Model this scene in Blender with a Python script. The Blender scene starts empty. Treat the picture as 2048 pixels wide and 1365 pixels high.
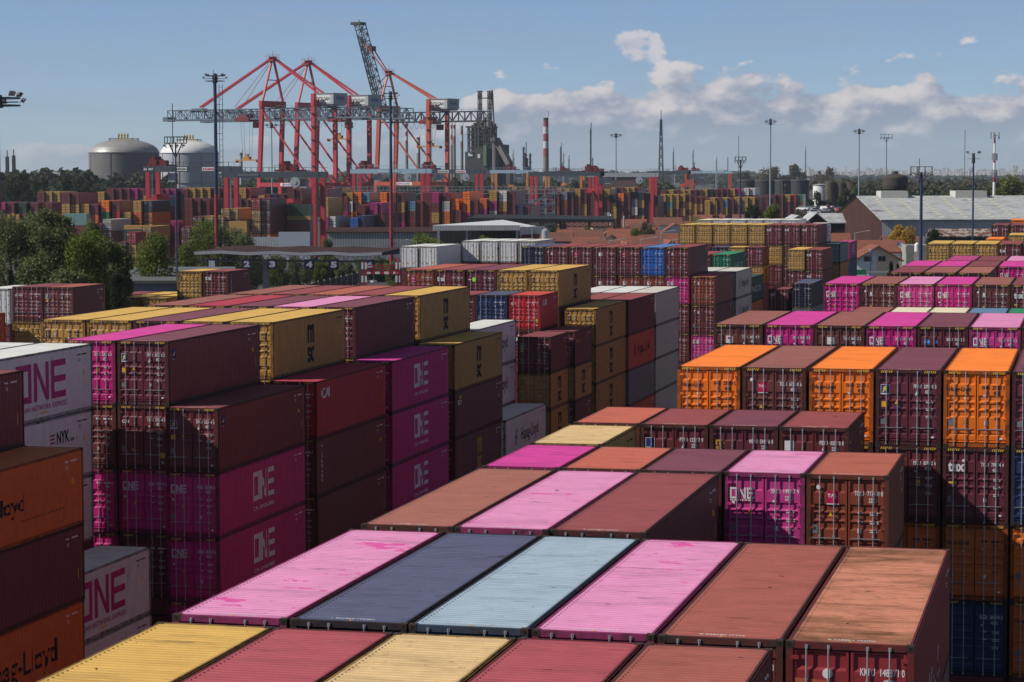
import bpy, bmesh, math, random
from mathutils import Vector, Matrix, noise
random.seed(7)
S = bpy.context.scene
# ---------------------------------------------------------------- camera
CAM_H = 21.88
FPX, PITCH, YAW, ROLL = 4841.0, 0.0689, 0.2353, -0.0024     # focal length in photo pixels (2048 wide)
cam_d = bpy.data.cameras.new('camera'); cam = bpy.data.objects.new('camera', cam_d)
S.collection.objects.link(cam); S.camera = cam
cam_d.sensor_width = 36.0; cam_d.lens = 36.0*FPX/2048.0
cam_d.clip_start = 0.5; cam_d.clip_end = 60000
_fwd = Vector((-math.sin(YAW)*math.cos(PITCH), math.cos(YAW)*math.cos(PITCH), -math.sin(PITCH)))
_rt = Vector((math.cos(YAW), math.sin(YAW), 0)); _up = _rt.cross(_fwd)
_r2 = _rt*math.cos(ROLL)+_up*math.sin(ROLL); _u2 = -_rt*math.sin(ROLL)+_up*math.cos(ROLL)
_m = Matrix((_r2, _u2, -_fwd)).transposed().to_4x4(); _m.translation = Vector((0, 0, CAM_H))
cam.matrix_world = _m
def at(u, v, D):
    "a point of the photograph at distance D along the view axis -> a point of the place"
    return Vector((0, 0, CAM_H)) + (_fwd+_r2*((u-1024)/FPX)-_u2*((v-682.5)/FPX))*D
def ground(u, v, z=0.0):
    d = _fwd+_r2*((u-1024)/FPX)-_u2*((v-682.5)/FPX); t = (z-CAM_H)/d.z
    return Vector((0, 0, CAM_H))+d*t
# ---------------------------------------------------------------- light and sky
SUN = Vector((-1.0, -0.42, 0.87)).normalized()
sl = bpy.data.lights.new('sun', 'SUN'); so = bpy.data.objects.new('sun', sl); S.collection.objects.link(so)
sl.energy = 5.0; sl.angle = math.radians(0.55); sl.color = (1.0, 0.955, 0.89)
so.rotation_euler = SUN.to_track_quat('Z', 'Y').to_euler(); so.location = (-200, -100, 300)
SKYROT = math.atan2(SUN.x, SUN.y)
w = bpy.data.worlds.new('World'); S.world = w; w.use_nodes = True
nt = w.node_tree; N = nt.nodes; Lk = nt.links
for n in list(N): N.remove(n)
def nd(t, **k):
    n = N.new(t)
    for a, b in k.items(): setattr(n, a, b)
    return n
def mth(op, a, b=None, c=None, clamp=False):
    n = nd('ShaderNodeMath', operation=op); n.use_clamp = clamp
    for i, x in enumerate((a, b, c)):
        if x is None: continue
        if isinstance(x, (int, float)): n.inputs[i].default_value = x
        else: Lk.new(x, n.inputs[i])
    return n.outputs[0]
sky = nd('ShaderNodeTexSky', sky_type='NISHITA'); sky.sun_disc = False
sky.sun_elevation = math.asin(SUN.z); sky.sun_rotation = SKYROT
sky.air_density = 0.6; sky.dust_density = 0.1; sky.ozone_density = 1.5; sky.altitude = 20
geo = nd('ShaderNodeTexCoord'); sep = nd('ShaderNodeSeparateXYZ'); Lk.new(geo.outputs['Generated'], sep.inputs[0])
az = mth('ARCTAN2', sep.outputs[0], sep.outputs[1]); el = mth('ARCSINE', sep.outputs[2])
AZ0 = -YAW                                             # azimuth straight ahead
azr = mth('SUBTRACT', az, AZ0)                         # -0.21 .. 0.21 across the view
cb = nd('ShaderNodeCombineXYZ')
Lk.new(mth('MULTIPLY', azr, 30.0), cb.inputs[0]); Lk.new(mth('MULTIPLY', el, 52.0), cb.inputs[1])
def nz(scale, detail, rough, vec, off=0.0):
    n = nd('ShaderNodeTexNoise'); n.inputs['Scale'].default_value = scale
    n.inputs['Detail'].default_value = detail; n.inputs['Roughness'].default_value = rough
    mp = nd('ShaderNodeVectorMath', operation='ADD'); mp.inputs[1].default_value = (off, off*1.7, off*0.3)
    Lk.new(vec, mp.inputs[0]); Lk.new(mp.outputs[0], n.inputs['Vector']); return n.outputs['Fac']
def ramp(x, a, b, lo=0.0, hi=1.0, smooth=True):
    n = nd('ShaderNodeMapRange'); n.interpolation_type = 'SMOOTHSTEP' if smooth else 'LINEAR'
    Lk.new(x, n.inputs[0]); n.inputs[1].default_value = a; n.inputs[2].default_value = b
    n.inputs[3].default_value = lo; n.inputs[4].default_value = hi; return n.outputs[0]
vec = cb.outputs[0]
big = nz(0.75, 2, 0.5, vec, 3.1); puff = nz(1.9, 8, 0.52, vec, 8.4)
# top of the cumulus bank: rises to the right of the view, low on the left
toph = mth('ADD', ramp(azr, -0.09, 0.01, 0.012, 0.035), ramp(azr, 0.03, 0.20, 0.0, 0.003))
hgt = mth('DIVIDE', el, toph)
dens = mth('ADD', mth('MULTIPLY', puff, 1.0), mth('MULTIPLY', big, 0.9))
edge = mth('ADD', mth('MULTIPLY', mth('SUBTRACT', 1.12, hgt), 1.35), mth('ADD', mth('MULTIPLY', mth('SUBTRACT', puff, 0.5), 2.1), mth('MULTIPLY', mth('SUBTRACT', big, 0.5), 1.2)))
cl = ramp(edge, 0.0, 0.22)
cl = mth('MULTIPLY', cl, ramp(hgt, 0.10, 0.75, 0.30, 1.0))
cl = mth('MULTIPLY', cl, ramp(azr, -0.10, 0.02, 0.45, 1.0))
# one small cloud by itself above the bank
def blob(ua, ue, ra, re):
    da = mth('DIVIDE', mth('SUBTRACT', azr, ua), ra); de = mth('DIVIDE', mth('SUBTRACT', el, ue), re)
    return mth('ADD', mth('MULTIPLY', da, da), mth('MULTIPLY', de, de))
sb = blob(0.0535, 0.0523, 0.010, 0.008)
small = ramp(mth('SUBTRACT', mth('ADD', puff, 0.02), mth('MULTIPLY', sb, 0.22)), 0.30, 0.40)
small = mth('MULTIPLY', small, ramp(sb, 2.2, 1.0))
cl = mth('MAXIMUM', cl, mth('MULTIPLY', small, 0.8))
# light on the cloud: bright heads, grey violet bases
lv = nd('ShaderNodeVectorMath', operation='ADD'); Lk.new(vec, lv.inputs[0]); lv.inputs[1].default_value = (-0.16, 0.22, 0)
relief = mth('SUBTRACT', mth('ADD', puff, mth('MULTIPLY', big, 0.9)), mth('ADD', nz(1.9, 8, 0.52, lv.outputs[0], 8.4), mth('MULTIPLY', nz(0.75, 2, 0.5, lv.outputs[0], 3.1), 0.9)))
shade = mth('ADD', mth('MULTIPLY', relief, 3.0), mth('MULTIPLY', mth('SUBTRACT', hgt, 0.8), 1.0))
shade = ramp(shade, -0.45, 0.85)
mixc = nd('ShaderNodeMix', data_type='RGBA'); Lk.new(shade, mixc.inputs['Factor'])
mixc.inputs['A'].default_value = (3.5, 4.1, 5.4, 1); mixc.inputs['B'].default_value = (8.6, 8.0, 8.0, 1)
# veil of thin high cloud
veil = nd('ShaderNodeCombineXYZ'); Lk.new(mth('MULTIPLY', azr, 9.0), veil.inputs[0]); Lk.new(mth('MULTIPLY', el, 70.0), veil.inputs[1])
vl = ramp(nz(1.0, 6, 0.6, veil.outputs[0], 1.7), 0.36, 0.72, 0.05, 0.45)
skym = nd('ShaderNodeMix', data_type='RGBA'); skym.blend_type = 'MULTIPLY'; skym.inputs['Factor'].default_value = 1.0
zen = nd('ShaderNodeMix', data_type='RGBA'); Lk.new(ramp(el, 0.08, 0.55), zen.inputs['Factor']); zen.inputs['A'].default_value = (1, 1, 1, 1); zen.inputs['B'].default_value = (0.36, 0.30, 0.27, 1)
zm = nd('ShaderNodeMix', data_type='RGBA'); zm.blend_type = 'MULTIPLY'; zm.inputs['Factor'].default_value = 1.0; Lk.new(sky.outputs[0], zm.inputs['A']); Lk.new(zen.outputs['Result'], zm.inputs['B'])
Lk.new(zm.outputs['Result'], skym.inputs['A']); skym.inputs['B'].default_value = (0.85, 0.95, 1.13, 1)
m1 = nd('ShaderNodeMix', data_type='RGBA'); Lk.new(vl, m1.inputs['Factor']); Lk.new(skym.outputs['Result'], m1.inputs['A']); m1.inputs['B'].default_value = (3.7, 4.6, 6.0, 1)
m2 = nd('ShaderNodeMix', data_type='RGBA'); Lk.new(mth('MULTIPLY', cl, 0.90), m2.inputs['Factor']); Lk.new(m1.outputs['Result'], m2.inputs['A']); Lk.new(mixc.outputs['Result'], m2.inputs['B'])
bg = nd('ShaderNodeBackground'); bg.inputs['Strength'].default_value = 0.085; Lk.new(m2.outputs['Result'], bg.inputs['Color'])
out = nd('ShaderNodeOutputWorld'); Lk.new(bg.outputs[0], out.inputs[0])
S.view_settings.view_transform = 'Standard'; S.view_settings.look = 'None'
S.view_settings.exposure = -0.05; S.view_settings.gamma = 1.0
S.cycles.max_bounces = 6; S.cycles.diffuse_bounces = 3

# ---------------------------------------------------------------- materials
MATS = {}
def mat(name, col, rough=0.6, metal=0.0, var=0.12, nscale=3.0, spots=None, bump=0.0, coords='Object', spec=0.3, stretch=(1, 1, 1), streak=None):
    "painted / mineral surface: base colour broken by two noises, optional stains of a second colour"
    if name in MATS: return MATS[name]
    m = bpy.data.materials.new(name); m.use_nodes = True; t = m.node_tree; b = t.nodes['Principled BSDF']
    b.inputs['Roughness'].default_value = rough; b.inputs['Metallic'].default_value = metal
    b.inputs['Specular IOR Level'].default_value = spec
    tc = t.nodes.new('ShaderNodeTexCoord'); oi = t.nodes.new('ShaderNodeObjectInfo')
    ad = t.nodes.new('ShaderNodeVectorMath'); ad.operation = 'MULTIPLY_ADD'
    t.links.new(tc.outputs[coords], ad.inputs[0]); ad.inputs[1].default_value = stretch
    sc = t.nodes.new('ShaderNodeMath'); sc.operation = 'MULTIPLY'; sc.inputs[1].default_value = 53.0
    t.links.new(oi.outputs['Random'], sc.inputs[0]); t.links.new(sc.outputs[0], ad.inputs[2])
    n1 = t.nodes.new('ShaderNodeTexNoise'); n1.inputs['Scale'].default_value = nscale; n1.inputs['Detail'].default_value = 7; n1.inputs['Roughness'].default_value = 0.65
    t.links.new(ad.outputs[0], n1.inputs['Vector'])
    mr = t.nodes.new('ShaderNodeMapRange'); t.links.new(n1.outputs['Fac'], mr.inputs[0])
    mr.inputs[1].default_value = 0.3; mr.inputs[2].default_value = 0.7; mr.inputs[3].default_value = 1-var; mr.inputs[4].default_value = 1+var
    hs = t.nodes.new('ShaderNodeHueSaturation'); hs.inputs['Color'].default_value = (*col, 1); t.links.new(mr.outputs[0], hs.inputs['Value'])
    cur = hs.outputs['Color']
    for k, (c2, lo, hi, s2, st2) in enumerate(spots or []):
        a2 = t.nodes.new('ShaderNodeVectorMath'); a2.operation = 'MULTIPLY'; t.links.new(ad.outputs[0], a2.inputs[0]); a2.inputs[1].default_value = st2
        n2 = t.nodes.new('ShaderNodeTexNoise'); n2.inputs['Scale'].default_value = s2; n2.inputs['Detail'].default_value = 8; n2.inputs['Roughness'].default_value = 0.7
        t.links.new(a2.outputs[0], n2.inputs['Vector'])
        r2 = t.nodes.new('ShaderNodeMapRange'); r2.inputs[1].default_value = lo; r2.inputs[2].default_value = hi; t.links.new(n2.outputs['Fac'], r2.inputs[0])
        mx = t.nodes.new('ShaderNodeMix'); mx.data_type = 'RGBA'; t.links.new(r2.outputs[0], mx.inputs['Factor']); t.links.new(cur, mx.inputs['A']); mx.inputs['B'].default_value = (*c2, 1)
        cur = mx.outputs['Result']
    t.links.new(cur, b.inputs['Base Color'])
    if bump:
        bp = t.nodes.new('ShaderNodeBump'); bp.inputs['Strength'].default_value = bump; bp.inputs['Distance'].default_value = 0.02
        t.links.new(n1.outputs['Fac'], bp.inputs['Height']); t.links.new(bp.outputs[0], b.inputs['Normal'])
    MATS[name] = m; return m
RUST = (0.16, 0.055, 0.022)
def paint(name, c, worn=0.0):
    sp = [(tuple(x*0.45 for x in c), 0.60, 0.80, 1.1, (1, 1, .5))]
    sp.append((RUST, 0.68-0.05*worn, 0.76, 4.0, (1, 1, 1)))
    return mat(name, c, 0.36, 0, 0.12, 2.2, sp, bump=0.3, spec=.5)
def edgepaint(name, c):
    e = tuple(x*0.42+y*0.10 for x, y in zip(c, RUST))
    return mat(name, e, 0.75, 0, 0.25, 3.0, [((.035, .025, .02), .50, .66, 2.2, (1, 1, 1)), (RUST, .60, .72, 5.0, (1, 1, 1))])
def roofpaint(name, c, worn=0.0, streaks=None, dark=0.12):
    d = tuple(x*0.42 for x in c)
    sp = [(tuple(x*0.76 for x in c), 0.52, 0.66, 0.5, (.6, 2.2, 1)), (d, 0.635-dark*0.3, 0.70, 1.0, (.35, 2.6, 1)), (RUST, .665, .70, 9.0, (1, 1, 1)), (tuple(min(1, x*1.3+.02) for x in c), 0.66, 0.8, 5, (.3, 3, 1)),
          (RUST, 0.675-0.12*worn, 0.74-0.02*worn, 3.2, (.7, 2.0, 1))]
    if streaks: sp.append(streaks)
    return mat(name, c, 0.62, 0, 0.10, 1.3, sp, bump=0.2)
M_CAST = mat('casting_rust', (0.045, 0.028, 0.02), 0.85, 0, 0.3, 8)
M_HAZ = mat('hazard_yellow', (0.75, 0.48, 0.03), 0.5, 0, 0.1)
M_BLACK = mat('black_paint', (0.012, 0.012, 0.014), 0.6, 0, 0.1)
M_ROD = mat('galvanised_rod', (0.46, 0.46, 0.48), 0.4, 0.55, 0.12, 6)
M_WHITE = mat('white_lettering', (0.74, 0.72, 0.72), 0.55, 0, 0.08)
M_WARN = mat('warning_yellow', (0.80, 0.42, 0.02), 0.5, 0, 0.05)
M_GREY = mat('grey_plate', (0.22, 0.22, 0.23), 0.5, 0.3, 0.1)
M_NAVY = mat('logo_navy', (0.03, 0.035, 0.19), 0.5, 0, 0.05)
M_LOGOY = mat('logo_yellow', (0.75, 0.62, 0.06), 0.5, 0, 0.05)
M_CRIM = mat('logo_crimson', (0.55, 0.01, 0.09), 0.5, 0, 0.05)
M_MAGL = mat('logo_magenta', (0.42, 0.008, 0.16), 0.5, 0, 0.05)
M_GOLD = mat('logo_gold', (0.50, 0.27, 0.03), 0.5, 0, 0.05)
M_GREEN = mat('logo_green', (0.38, 0.75, 0.03), 0.5, 0, 0.05)
M_TEAL = mat('logo_teal', (0.02, 0.25, 0.12), 0.5, 0, 0.05)
M_BLUEL = mat('logo_blue', (0.06, 0.25, 0.65), 0.5, 0, 0.05)
M_GASKET = mat('door_gasket', (0.015, 0.014, 0.014), 0.8, 0, 0.1)
M_FLOOR = mat('container_floor', (0.10, 0.05, 0.03), 0.9, 0, 0.2)

# ---------------------------------------------------------------- mesh helpers
class MB:
    def __init__(s): s.v = []; s.f = []; s.m = []
    def quad(s, pts, mi=0):
        i = len(s.v); s.v.extend([tuple(p) for p in pts]); s.f.append(tuple(range(i, i+len(pts)))); s.m.append(mi)
    def box(s, x0, y0, z0, x1, y1, z1, mi=0):
        i = len(s.v); s.v += [(x0,y0,z0),(x1,y0,z0),(x1,y1,z0),(x0,y1,z0),(x0,y0,z1),(x1,y0,z1),(x1,y1,z1),(x0,y1,z1)]
        for q in ((0,3,2,1),(4,5,6,7),(0,1,5,4),(1,2,6,5),(2,3,7,6),(3,0,4,7)): s.f.append(tuple(i+k for k in q)); s.m.append(mi)
    def beam(s, a, b, w, h=None, mi=0, n=4):
        "a bar between two points; n=4 rectangular w x h, else a tube of diameter w"
        a = Vector(a); b = Vector(b); d = (b-a)
        if d.length < 1e-6: return
        d.normalize(); h = h or w
        ref = Vector((0, 0, 1)) if abs(d.z) < 0.95 else Vector((0, 1, 0))
        sx = d.cross(ref).normalized(); sz = sx.cross(d).normalized()
        i = len(s.v)
        if n == 4: offs = [(-.5,-.5),(.5,-.5),(.5,.5),(-.5,.5)]
        else: offs = [(.5*math.cos(2*math.pi*k/n), .5*math.sin(2*math.pi*k/n)) for k in range(n)]
        for p in (a, b):
            for ox, oz in offs: s.v.append(tuple(p+sx*ox*w+sz*oz*h))
        k = len(offs)
        for j in range(k): s.f.append((i+j, i+(j+1) % k, i+k+(j+1) % k, i+k+j)); s.m.append(mi)
        s.f.append(tuple(i+j for j in reversed(range(k)))); s.m.append(mi); s.f.append(tuple(i+k+j for j in range(k))); s.m.append(mi)
    def cyl(s, c, r0, r1, z0, z1, n=24, mi=0, cap=True):
        i = len(s.v); cx, cy = c
        for z, r in ((z0, r0), (z1, r1)):
            for k in range(n): s.v.append((cx+r*math.cos(2*math.pi*k/n), cy+r*math.sin(2*math.pi*k/n), z))
        for k in range(n): s.f.append((i+k, i+(k+1) % n, i+n+(k+1) % n, i+n+k)); s.m.append(mi)
        if cap: s.f.append(tuple(i+n+k for k in range(n))); s.m.append(mi); s.f.append(tuple(i+k for k in reversed(range(n)))); s.m.append(mi)
    def lathe(s, c, prof, n=32, mi=0):
        for (r0, z0), (r1, z1) in zip(prof, prof[1:]): s.cyl(c, r0, r1, z0, z1, n, mi, False)
    def truss(s, a, b, w, h, n, t, mi=0, up=Vector((0, 0, 1))):
        "box truss from a to b, w wide, h high, n bays, member size t"
        a = Vector(a); b = Vector(b); d = (b-a).normalized(); sx = d.cross(up).normalized(); sz = sx.cross(d).normalized()
        cor = [(-.5,-.5),(.5,-.5),(.5,.5),(-.5,.5)]
        P = [[a.lerp(b, k/n)+sx*cx*w+sz*cz*h for cx, cz in cor] for k in range(n+1)]
        for j in range(4): s.beam(P[0][j], P[n][j], t*1.5, mi=mi)
        for k in range(n+1):
            for j in range(4): s.beam(P[k][j], P[k][(j+1) % 4], t, mi=mi)
            if k < n:
                for j in range(4):
                    if (k+j) % 2: s.beam(P[k][j], P[k+1][(j+1) % 4], t, mi=mi)
                    else: s.beam(P[k][(j+1) % 4], P[k+1][j], t, mi=mi)
    def add(s, vf, M=None, mi=0):
        v, f = vf; i = len(s.v)
        s.v += [tuple(M @ Vector(p)) if M else tuple(p) for p in v]
        for q in f: s.f.append(tuple(i+k for k in q)); s.m.append(mi)
    def mesh(s, name, mats, smooth=False):
        me = bpy.data.meshes.new(name); me.from_pydata(s.v, [], s.f)
        for m in mats: me.materials.append(m)
        me.polygons.foreach_set('material_index', s.m)
        if smooth: me.polygons.foreach_set('use_smooth', [True]*len(me.polygons))
        me.update(); return me
COL = S.collection
def link(name, me, parent=None, loc=(0, 0, 0), rz=0.0):
    o = bpy.data.objects.new(name, me); COL.objects.link(o)
    o.location = loc; o.rotation_euler = (0, 0, rz)
    if parent: o.parent = parent
    return o
def part(name, mb, mats, parent, smooth=False):
    return link(name, mb.mesh(name, mats if isinstance(mats, (list, tuple)) else [mats], smooth), parent)
def tag(o, label, cat=None, group=None, kind=None):
    if label: o['label'] = label
    if cat: o['category'] = cat
    if group: o['group'] = group
    if kind: o['kind'] = kind
    return o
def thing(name, label, cat, loc=(0, 0, 0), rz=0.0, group=None):
    o = link(name, None, None, loc, rz); o.empty_display_size = 0.5
    return tag(o, label, cat, group)
def struct(name, mb, mats, smooth=False):
    o = part(name, mb, mats, None, smooth); o['kind'] = 'structure'; return o
def copy_tree(o, parent=None):
    c = o.copy(); COL.objects.link(c); c.parent = parent
    for ch in KIDS.get(o, ()) if False else [x for x in o.children]: copy_tree(ch, c)
    return c
KIDS = {}
_tc = {}
def text_vf(txt, bold=0.0):
    k = (txt, bold)
    if k in _tc: return _tc[k]
    cu = bpy.data.curves.new('t', 'FONT'); cu.body = txt; cu.size = 1.0; cu.offset = bold; cu.resolution_u = 3
    ob = bpy.data.objects.new('t', cu); COL.objects.link(ob)
    dg = bpy.context.evaluated_depsgraph_get(); dg.update()
    me = bpy.data.meshes.new_from_object(ob.evaluated_get(dg))
    v = [tuple(p.co) for p in me.vertices]; f = [tuple(p.vertices) for p in me.polygons]
    bpy.data.objects.remove(ob); bpy.data.curves.remove(cu); bpy.data.meshes.remove(me)
    xs = [p[0] for p in v]; ys = [p[1] for p in v]
    x0, x1, y0, y1 = min(xs), max(xs), min(ys), max(ys)
    v = [((p[0]-x0)/(x1-x0), (p[1]-y0)/(y1-y0), 0) for p in v]      # unit box
    _tc[k] = (v, f); return _tc[k]
# lettering is laid out in a 2-D list of (verts, faces, material) with x right, y up, then mapped on a face
class Deco:
    def __init__(s): s.items = []
    def text(s, txt, x0, y0, x1, y1, m, bold=0.02):
        v, f = text_vf(txt, bold); s.items.append(([(x0+p[0]*(x1-x0), y0+p[1]*(y1-y0)) for p in v], f, m))
    def poly(s, pts, m): s.items.append((list(pts), [tuple(range(len(pts)))], m))
    def rect(s, x0, y0, x1, y1, m): s.poly([(x0, y0), (x1, y0), (x1, y1), (x0, y1)], m)
    def disc(s, x, y, r, m, n=14): s.poly([(x+r*math.cos(6.2832*k/n), y+r*math.sin(6.2832*k/n)) for k in range(n)], m)
    def tri(s, x, y, r, m, inv=False):
        q = -1 if inv else 1
        P = [(x-r, y-q*r*.8), (x+r, y-q*r*.8), (x, y+q*r)]
        s.poly(P if not inv else P[::-1], m)
    def build(s, name, fmap, cuts=None, parent=None):
        mb = MB(); mats = []
        for k, (v, f, m) in enumerate(s.items):
            if m not in mats: mats.append(m)
            off = 0.0012*(k % 9)
            if cuts:
                bm = bmesh.new(); vs = [bm.verts.new((p[0], p[1], 0)) for p in v]
                for q in f:
                    try: bm.faces.new([vs[i] for i in q])
                    except ValueError: pass
                bmesh.ops.triangulate(bm, faces=bm.faces[:]); xs = [p[0] for p in v]; a, b = min(xs), max(xs)
                for c in cuts:
                    if a < c < b: bmesh.ops.bisect_plane(bm, geom=bm.verts[:]+bm.edges[:]+bm.faces[:], plane_co=(c, 0, 0), plane_no=(1, 0, 0))
                bm.verts.index_update()
                v = [(p.co.x, p.co.y) for p in bm.verts]; f = [tuple(x.index for x in q.verts) for q in bm.faces]; bm.free()
            mb.add(([fmap(p[0], p[1], off) for p in v], f), None, mats.index(m))
        return link(name, mb.mesh(name, mats), parent) if parent else mb.mesh(name, mats)
def one_logo(d, x, y, w, h, m):
    "the three square-cut letters O N E in a box w x h"
    a = w*0.30; st = w*0.065; sy = h*0.17; g = w*0.045
    d.rect(x, y, x+a, y+sy, m); d.rect(x, y+h-sy, x+a, y+h, m); d.rect(x, y+sy, x+st, y+h-sy, m); d.rect(x+a-st, y+sy, x+a, y+h-sy, m)
    n0 = x+a+g; d.rect(n0, y, n0+st, y+h, m); d.rect(n0+a-st, y, n0+a, y+h, m)
    d.poly([(n0+st, y+h), (n0+st, y+h-h*.28), (n0+a-st, y), (n0+a-st, y+h*.28)], m)
    e0 = n0+a+g; d.rect(e0, y, e0+st, y+h, m)
    for k in (0, 0.5, 1): d.rect(e0+st, y+(h-sy)*k, e0+a, y+(h-sy)*k+sy, m)
def hl_logo(d, x, y, h, m):
    for o in (0, h*.34):
        d.poly([(x+o, y), (x+o+h*.16, y), (x+o+h*.34, y+h), (x+o+h*.18, y+h)], m)
    d.rect(x+h*.12, y+h*.42, x+h*.62, y+h*.56, m)
def flo_logo(d, x, y, s):
    d.rect(x-.015, y-.015, x+s+.015, y+s*1.15+.015, M_WHITE); d.rect(x, y+.1*s, x+s, y+s*1.15, M_NAVY)
    for o in (.62, .34): d.poly([(x+s*.18, y+s*o), (x+s*.34, y+s*o), (x+s*.86, y+s*(o+.40)), (x+s*.40, y+s*(o+.34))], M_LOGOY)
    d.poly([(x+s*.18, y+s*.2), (x+s*.34, y+s*.2), (x+s*.40, y+s*.5), (x+s*.24, y+s*.5)], M_LOGOY)
def dashes(d, x, y, w, n, m, rnd, lh=0.075):
    for k in range(n):
        xx = x
        while xx < x+w:
            l = rnd.uniform(.03, .11); d.rect(xx, y-k*lh, min(xx+l, x+w), y-k*lh+lh*.5, m); xx += l+.03
# ---------------------------------------------------------------- containers
HC, ST, CW = 2.896, 2.591, 2.438
L40, L20 = 12.19, 6.06
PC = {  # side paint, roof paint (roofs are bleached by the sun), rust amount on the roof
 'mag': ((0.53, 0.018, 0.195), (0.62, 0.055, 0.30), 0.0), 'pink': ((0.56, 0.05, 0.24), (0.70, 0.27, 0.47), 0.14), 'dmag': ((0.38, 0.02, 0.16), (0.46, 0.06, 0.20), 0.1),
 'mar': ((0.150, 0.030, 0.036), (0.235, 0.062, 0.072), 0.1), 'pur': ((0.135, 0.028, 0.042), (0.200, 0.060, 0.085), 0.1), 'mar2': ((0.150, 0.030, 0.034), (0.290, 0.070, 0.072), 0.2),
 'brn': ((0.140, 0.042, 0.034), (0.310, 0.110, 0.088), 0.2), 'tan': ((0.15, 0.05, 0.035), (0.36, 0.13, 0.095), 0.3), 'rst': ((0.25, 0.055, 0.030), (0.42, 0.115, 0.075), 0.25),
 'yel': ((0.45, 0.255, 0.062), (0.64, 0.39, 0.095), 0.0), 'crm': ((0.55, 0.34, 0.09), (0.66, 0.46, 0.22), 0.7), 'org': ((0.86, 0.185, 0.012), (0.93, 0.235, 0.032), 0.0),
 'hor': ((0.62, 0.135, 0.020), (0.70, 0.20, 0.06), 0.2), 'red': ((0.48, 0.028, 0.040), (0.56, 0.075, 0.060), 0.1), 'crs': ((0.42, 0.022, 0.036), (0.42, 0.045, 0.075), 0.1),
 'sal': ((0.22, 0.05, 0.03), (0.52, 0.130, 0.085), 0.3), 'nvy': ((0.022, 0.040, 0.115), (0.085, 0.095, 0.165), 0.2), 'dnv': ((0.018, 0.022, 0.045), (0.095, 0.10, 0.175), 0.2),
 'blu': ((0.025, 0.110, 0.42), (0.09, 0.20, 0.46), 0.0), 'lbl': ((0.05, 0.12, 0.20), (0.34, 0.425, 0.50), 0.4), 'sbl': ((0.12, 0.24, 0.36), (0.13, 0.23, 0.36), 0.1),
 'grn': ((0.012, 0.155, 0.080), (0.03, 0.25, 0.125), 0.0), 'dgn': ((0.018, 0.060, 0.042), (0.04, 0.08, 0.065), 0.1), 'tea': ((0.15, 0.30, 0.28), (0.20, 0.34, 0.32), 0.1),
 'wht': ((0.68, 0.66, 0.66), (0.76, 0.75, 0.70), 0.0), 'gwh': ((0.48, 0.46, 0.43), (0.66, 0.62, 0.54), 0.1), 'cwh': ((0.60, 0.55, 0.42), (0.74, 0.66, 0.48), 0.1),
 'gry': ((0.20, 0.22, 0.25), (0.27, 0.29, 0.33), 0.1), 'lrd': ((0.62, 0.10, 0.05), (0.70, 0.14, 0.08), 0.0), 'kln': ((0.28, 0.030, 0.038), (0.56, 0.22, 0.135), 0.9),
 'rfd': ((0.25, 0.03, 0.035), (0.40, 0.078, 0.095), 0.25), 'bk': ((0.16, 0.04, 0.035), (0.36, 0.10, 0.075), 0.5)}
WORD = {'mag': 'bright magenta', 'pink': 'faded pink', 'dmag': 'rose magenta', 'mar': 'dark maroon', 'pur': 'purplish maroon', 'mar2': 'maroon', 'brn': 'dull brown', 'tan': 'tan brown', 'rst': 'rust brown',
 'yel': 'mustard yellow', 'crm': 'stained cream yellow', 'org': 'bright orange', 'hor': 'weathered orange', 'red': 'red', 'crs': 'crimson', 'sal': 'salmon brown', 'nvy': 'navy blue', 'dnv': 'slate navy', 'blu': 'bright blue',
 'lbl': 'pale blue', 'sbl': 'steel blue', 'grn': 'green', 'dgn': 'dark green', 'tea': 'pale teal', 'wht': 'white refrigerated', 'gwh': 'greyish white', 'cwh': 'cream white', 'gry': 'grey', 'lrd': 'orange red', 'kln': 'rust streaked salmon', 'rfd': 'faded red', 'bk': 'brick brown'}
def paints(c, dusty=False):
    s, r, wn = PC[c]
    if dusty:      # far yard paint muted toward brown grey, distance haze put into the colour
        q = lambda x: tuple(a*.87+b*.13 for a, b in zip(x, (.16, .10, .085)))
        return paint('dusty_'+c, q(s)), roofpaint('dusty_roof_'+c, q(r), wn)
    st = None
    if c == 'kln': st = ((0.15, 0.062, 0.022), 0.43, 0.60, 0.36, (0.5, 1.3, 1))
    if c == 'crm': st = ((0.34, 0.13, 0.03), 0.60, 0.72, 0.9, (1.4, 0.8, 1))
    if c == 'pink': st = ((0.66, 0.09, 0.33), 0.60, 0.615, 0.55, (.9, 2.2, 1))
    if c == 'dnv' or c == 'nvy': st = ((0.05, 0.05, 0.07), 0.60, 0.66, 0.45, (.8, 1.6, 1))
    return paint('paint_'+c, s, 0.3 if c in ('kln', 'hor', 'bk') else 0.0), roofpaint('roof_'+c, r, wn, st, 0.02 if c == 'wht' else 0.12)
def corr_x(y, y0, pitch=0.278):
    "depth (outward) of the side corrugation at distance y along the wall"
    t = (y-y0) % pitch
    if t < .072: return 0.042
    if t < .130: return 0.042-0.056*(t-.072)/.058
    if t < .220: return -0.014
    return -0.014+0.056*(t-.220)/.058
_parts = {}
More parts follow.
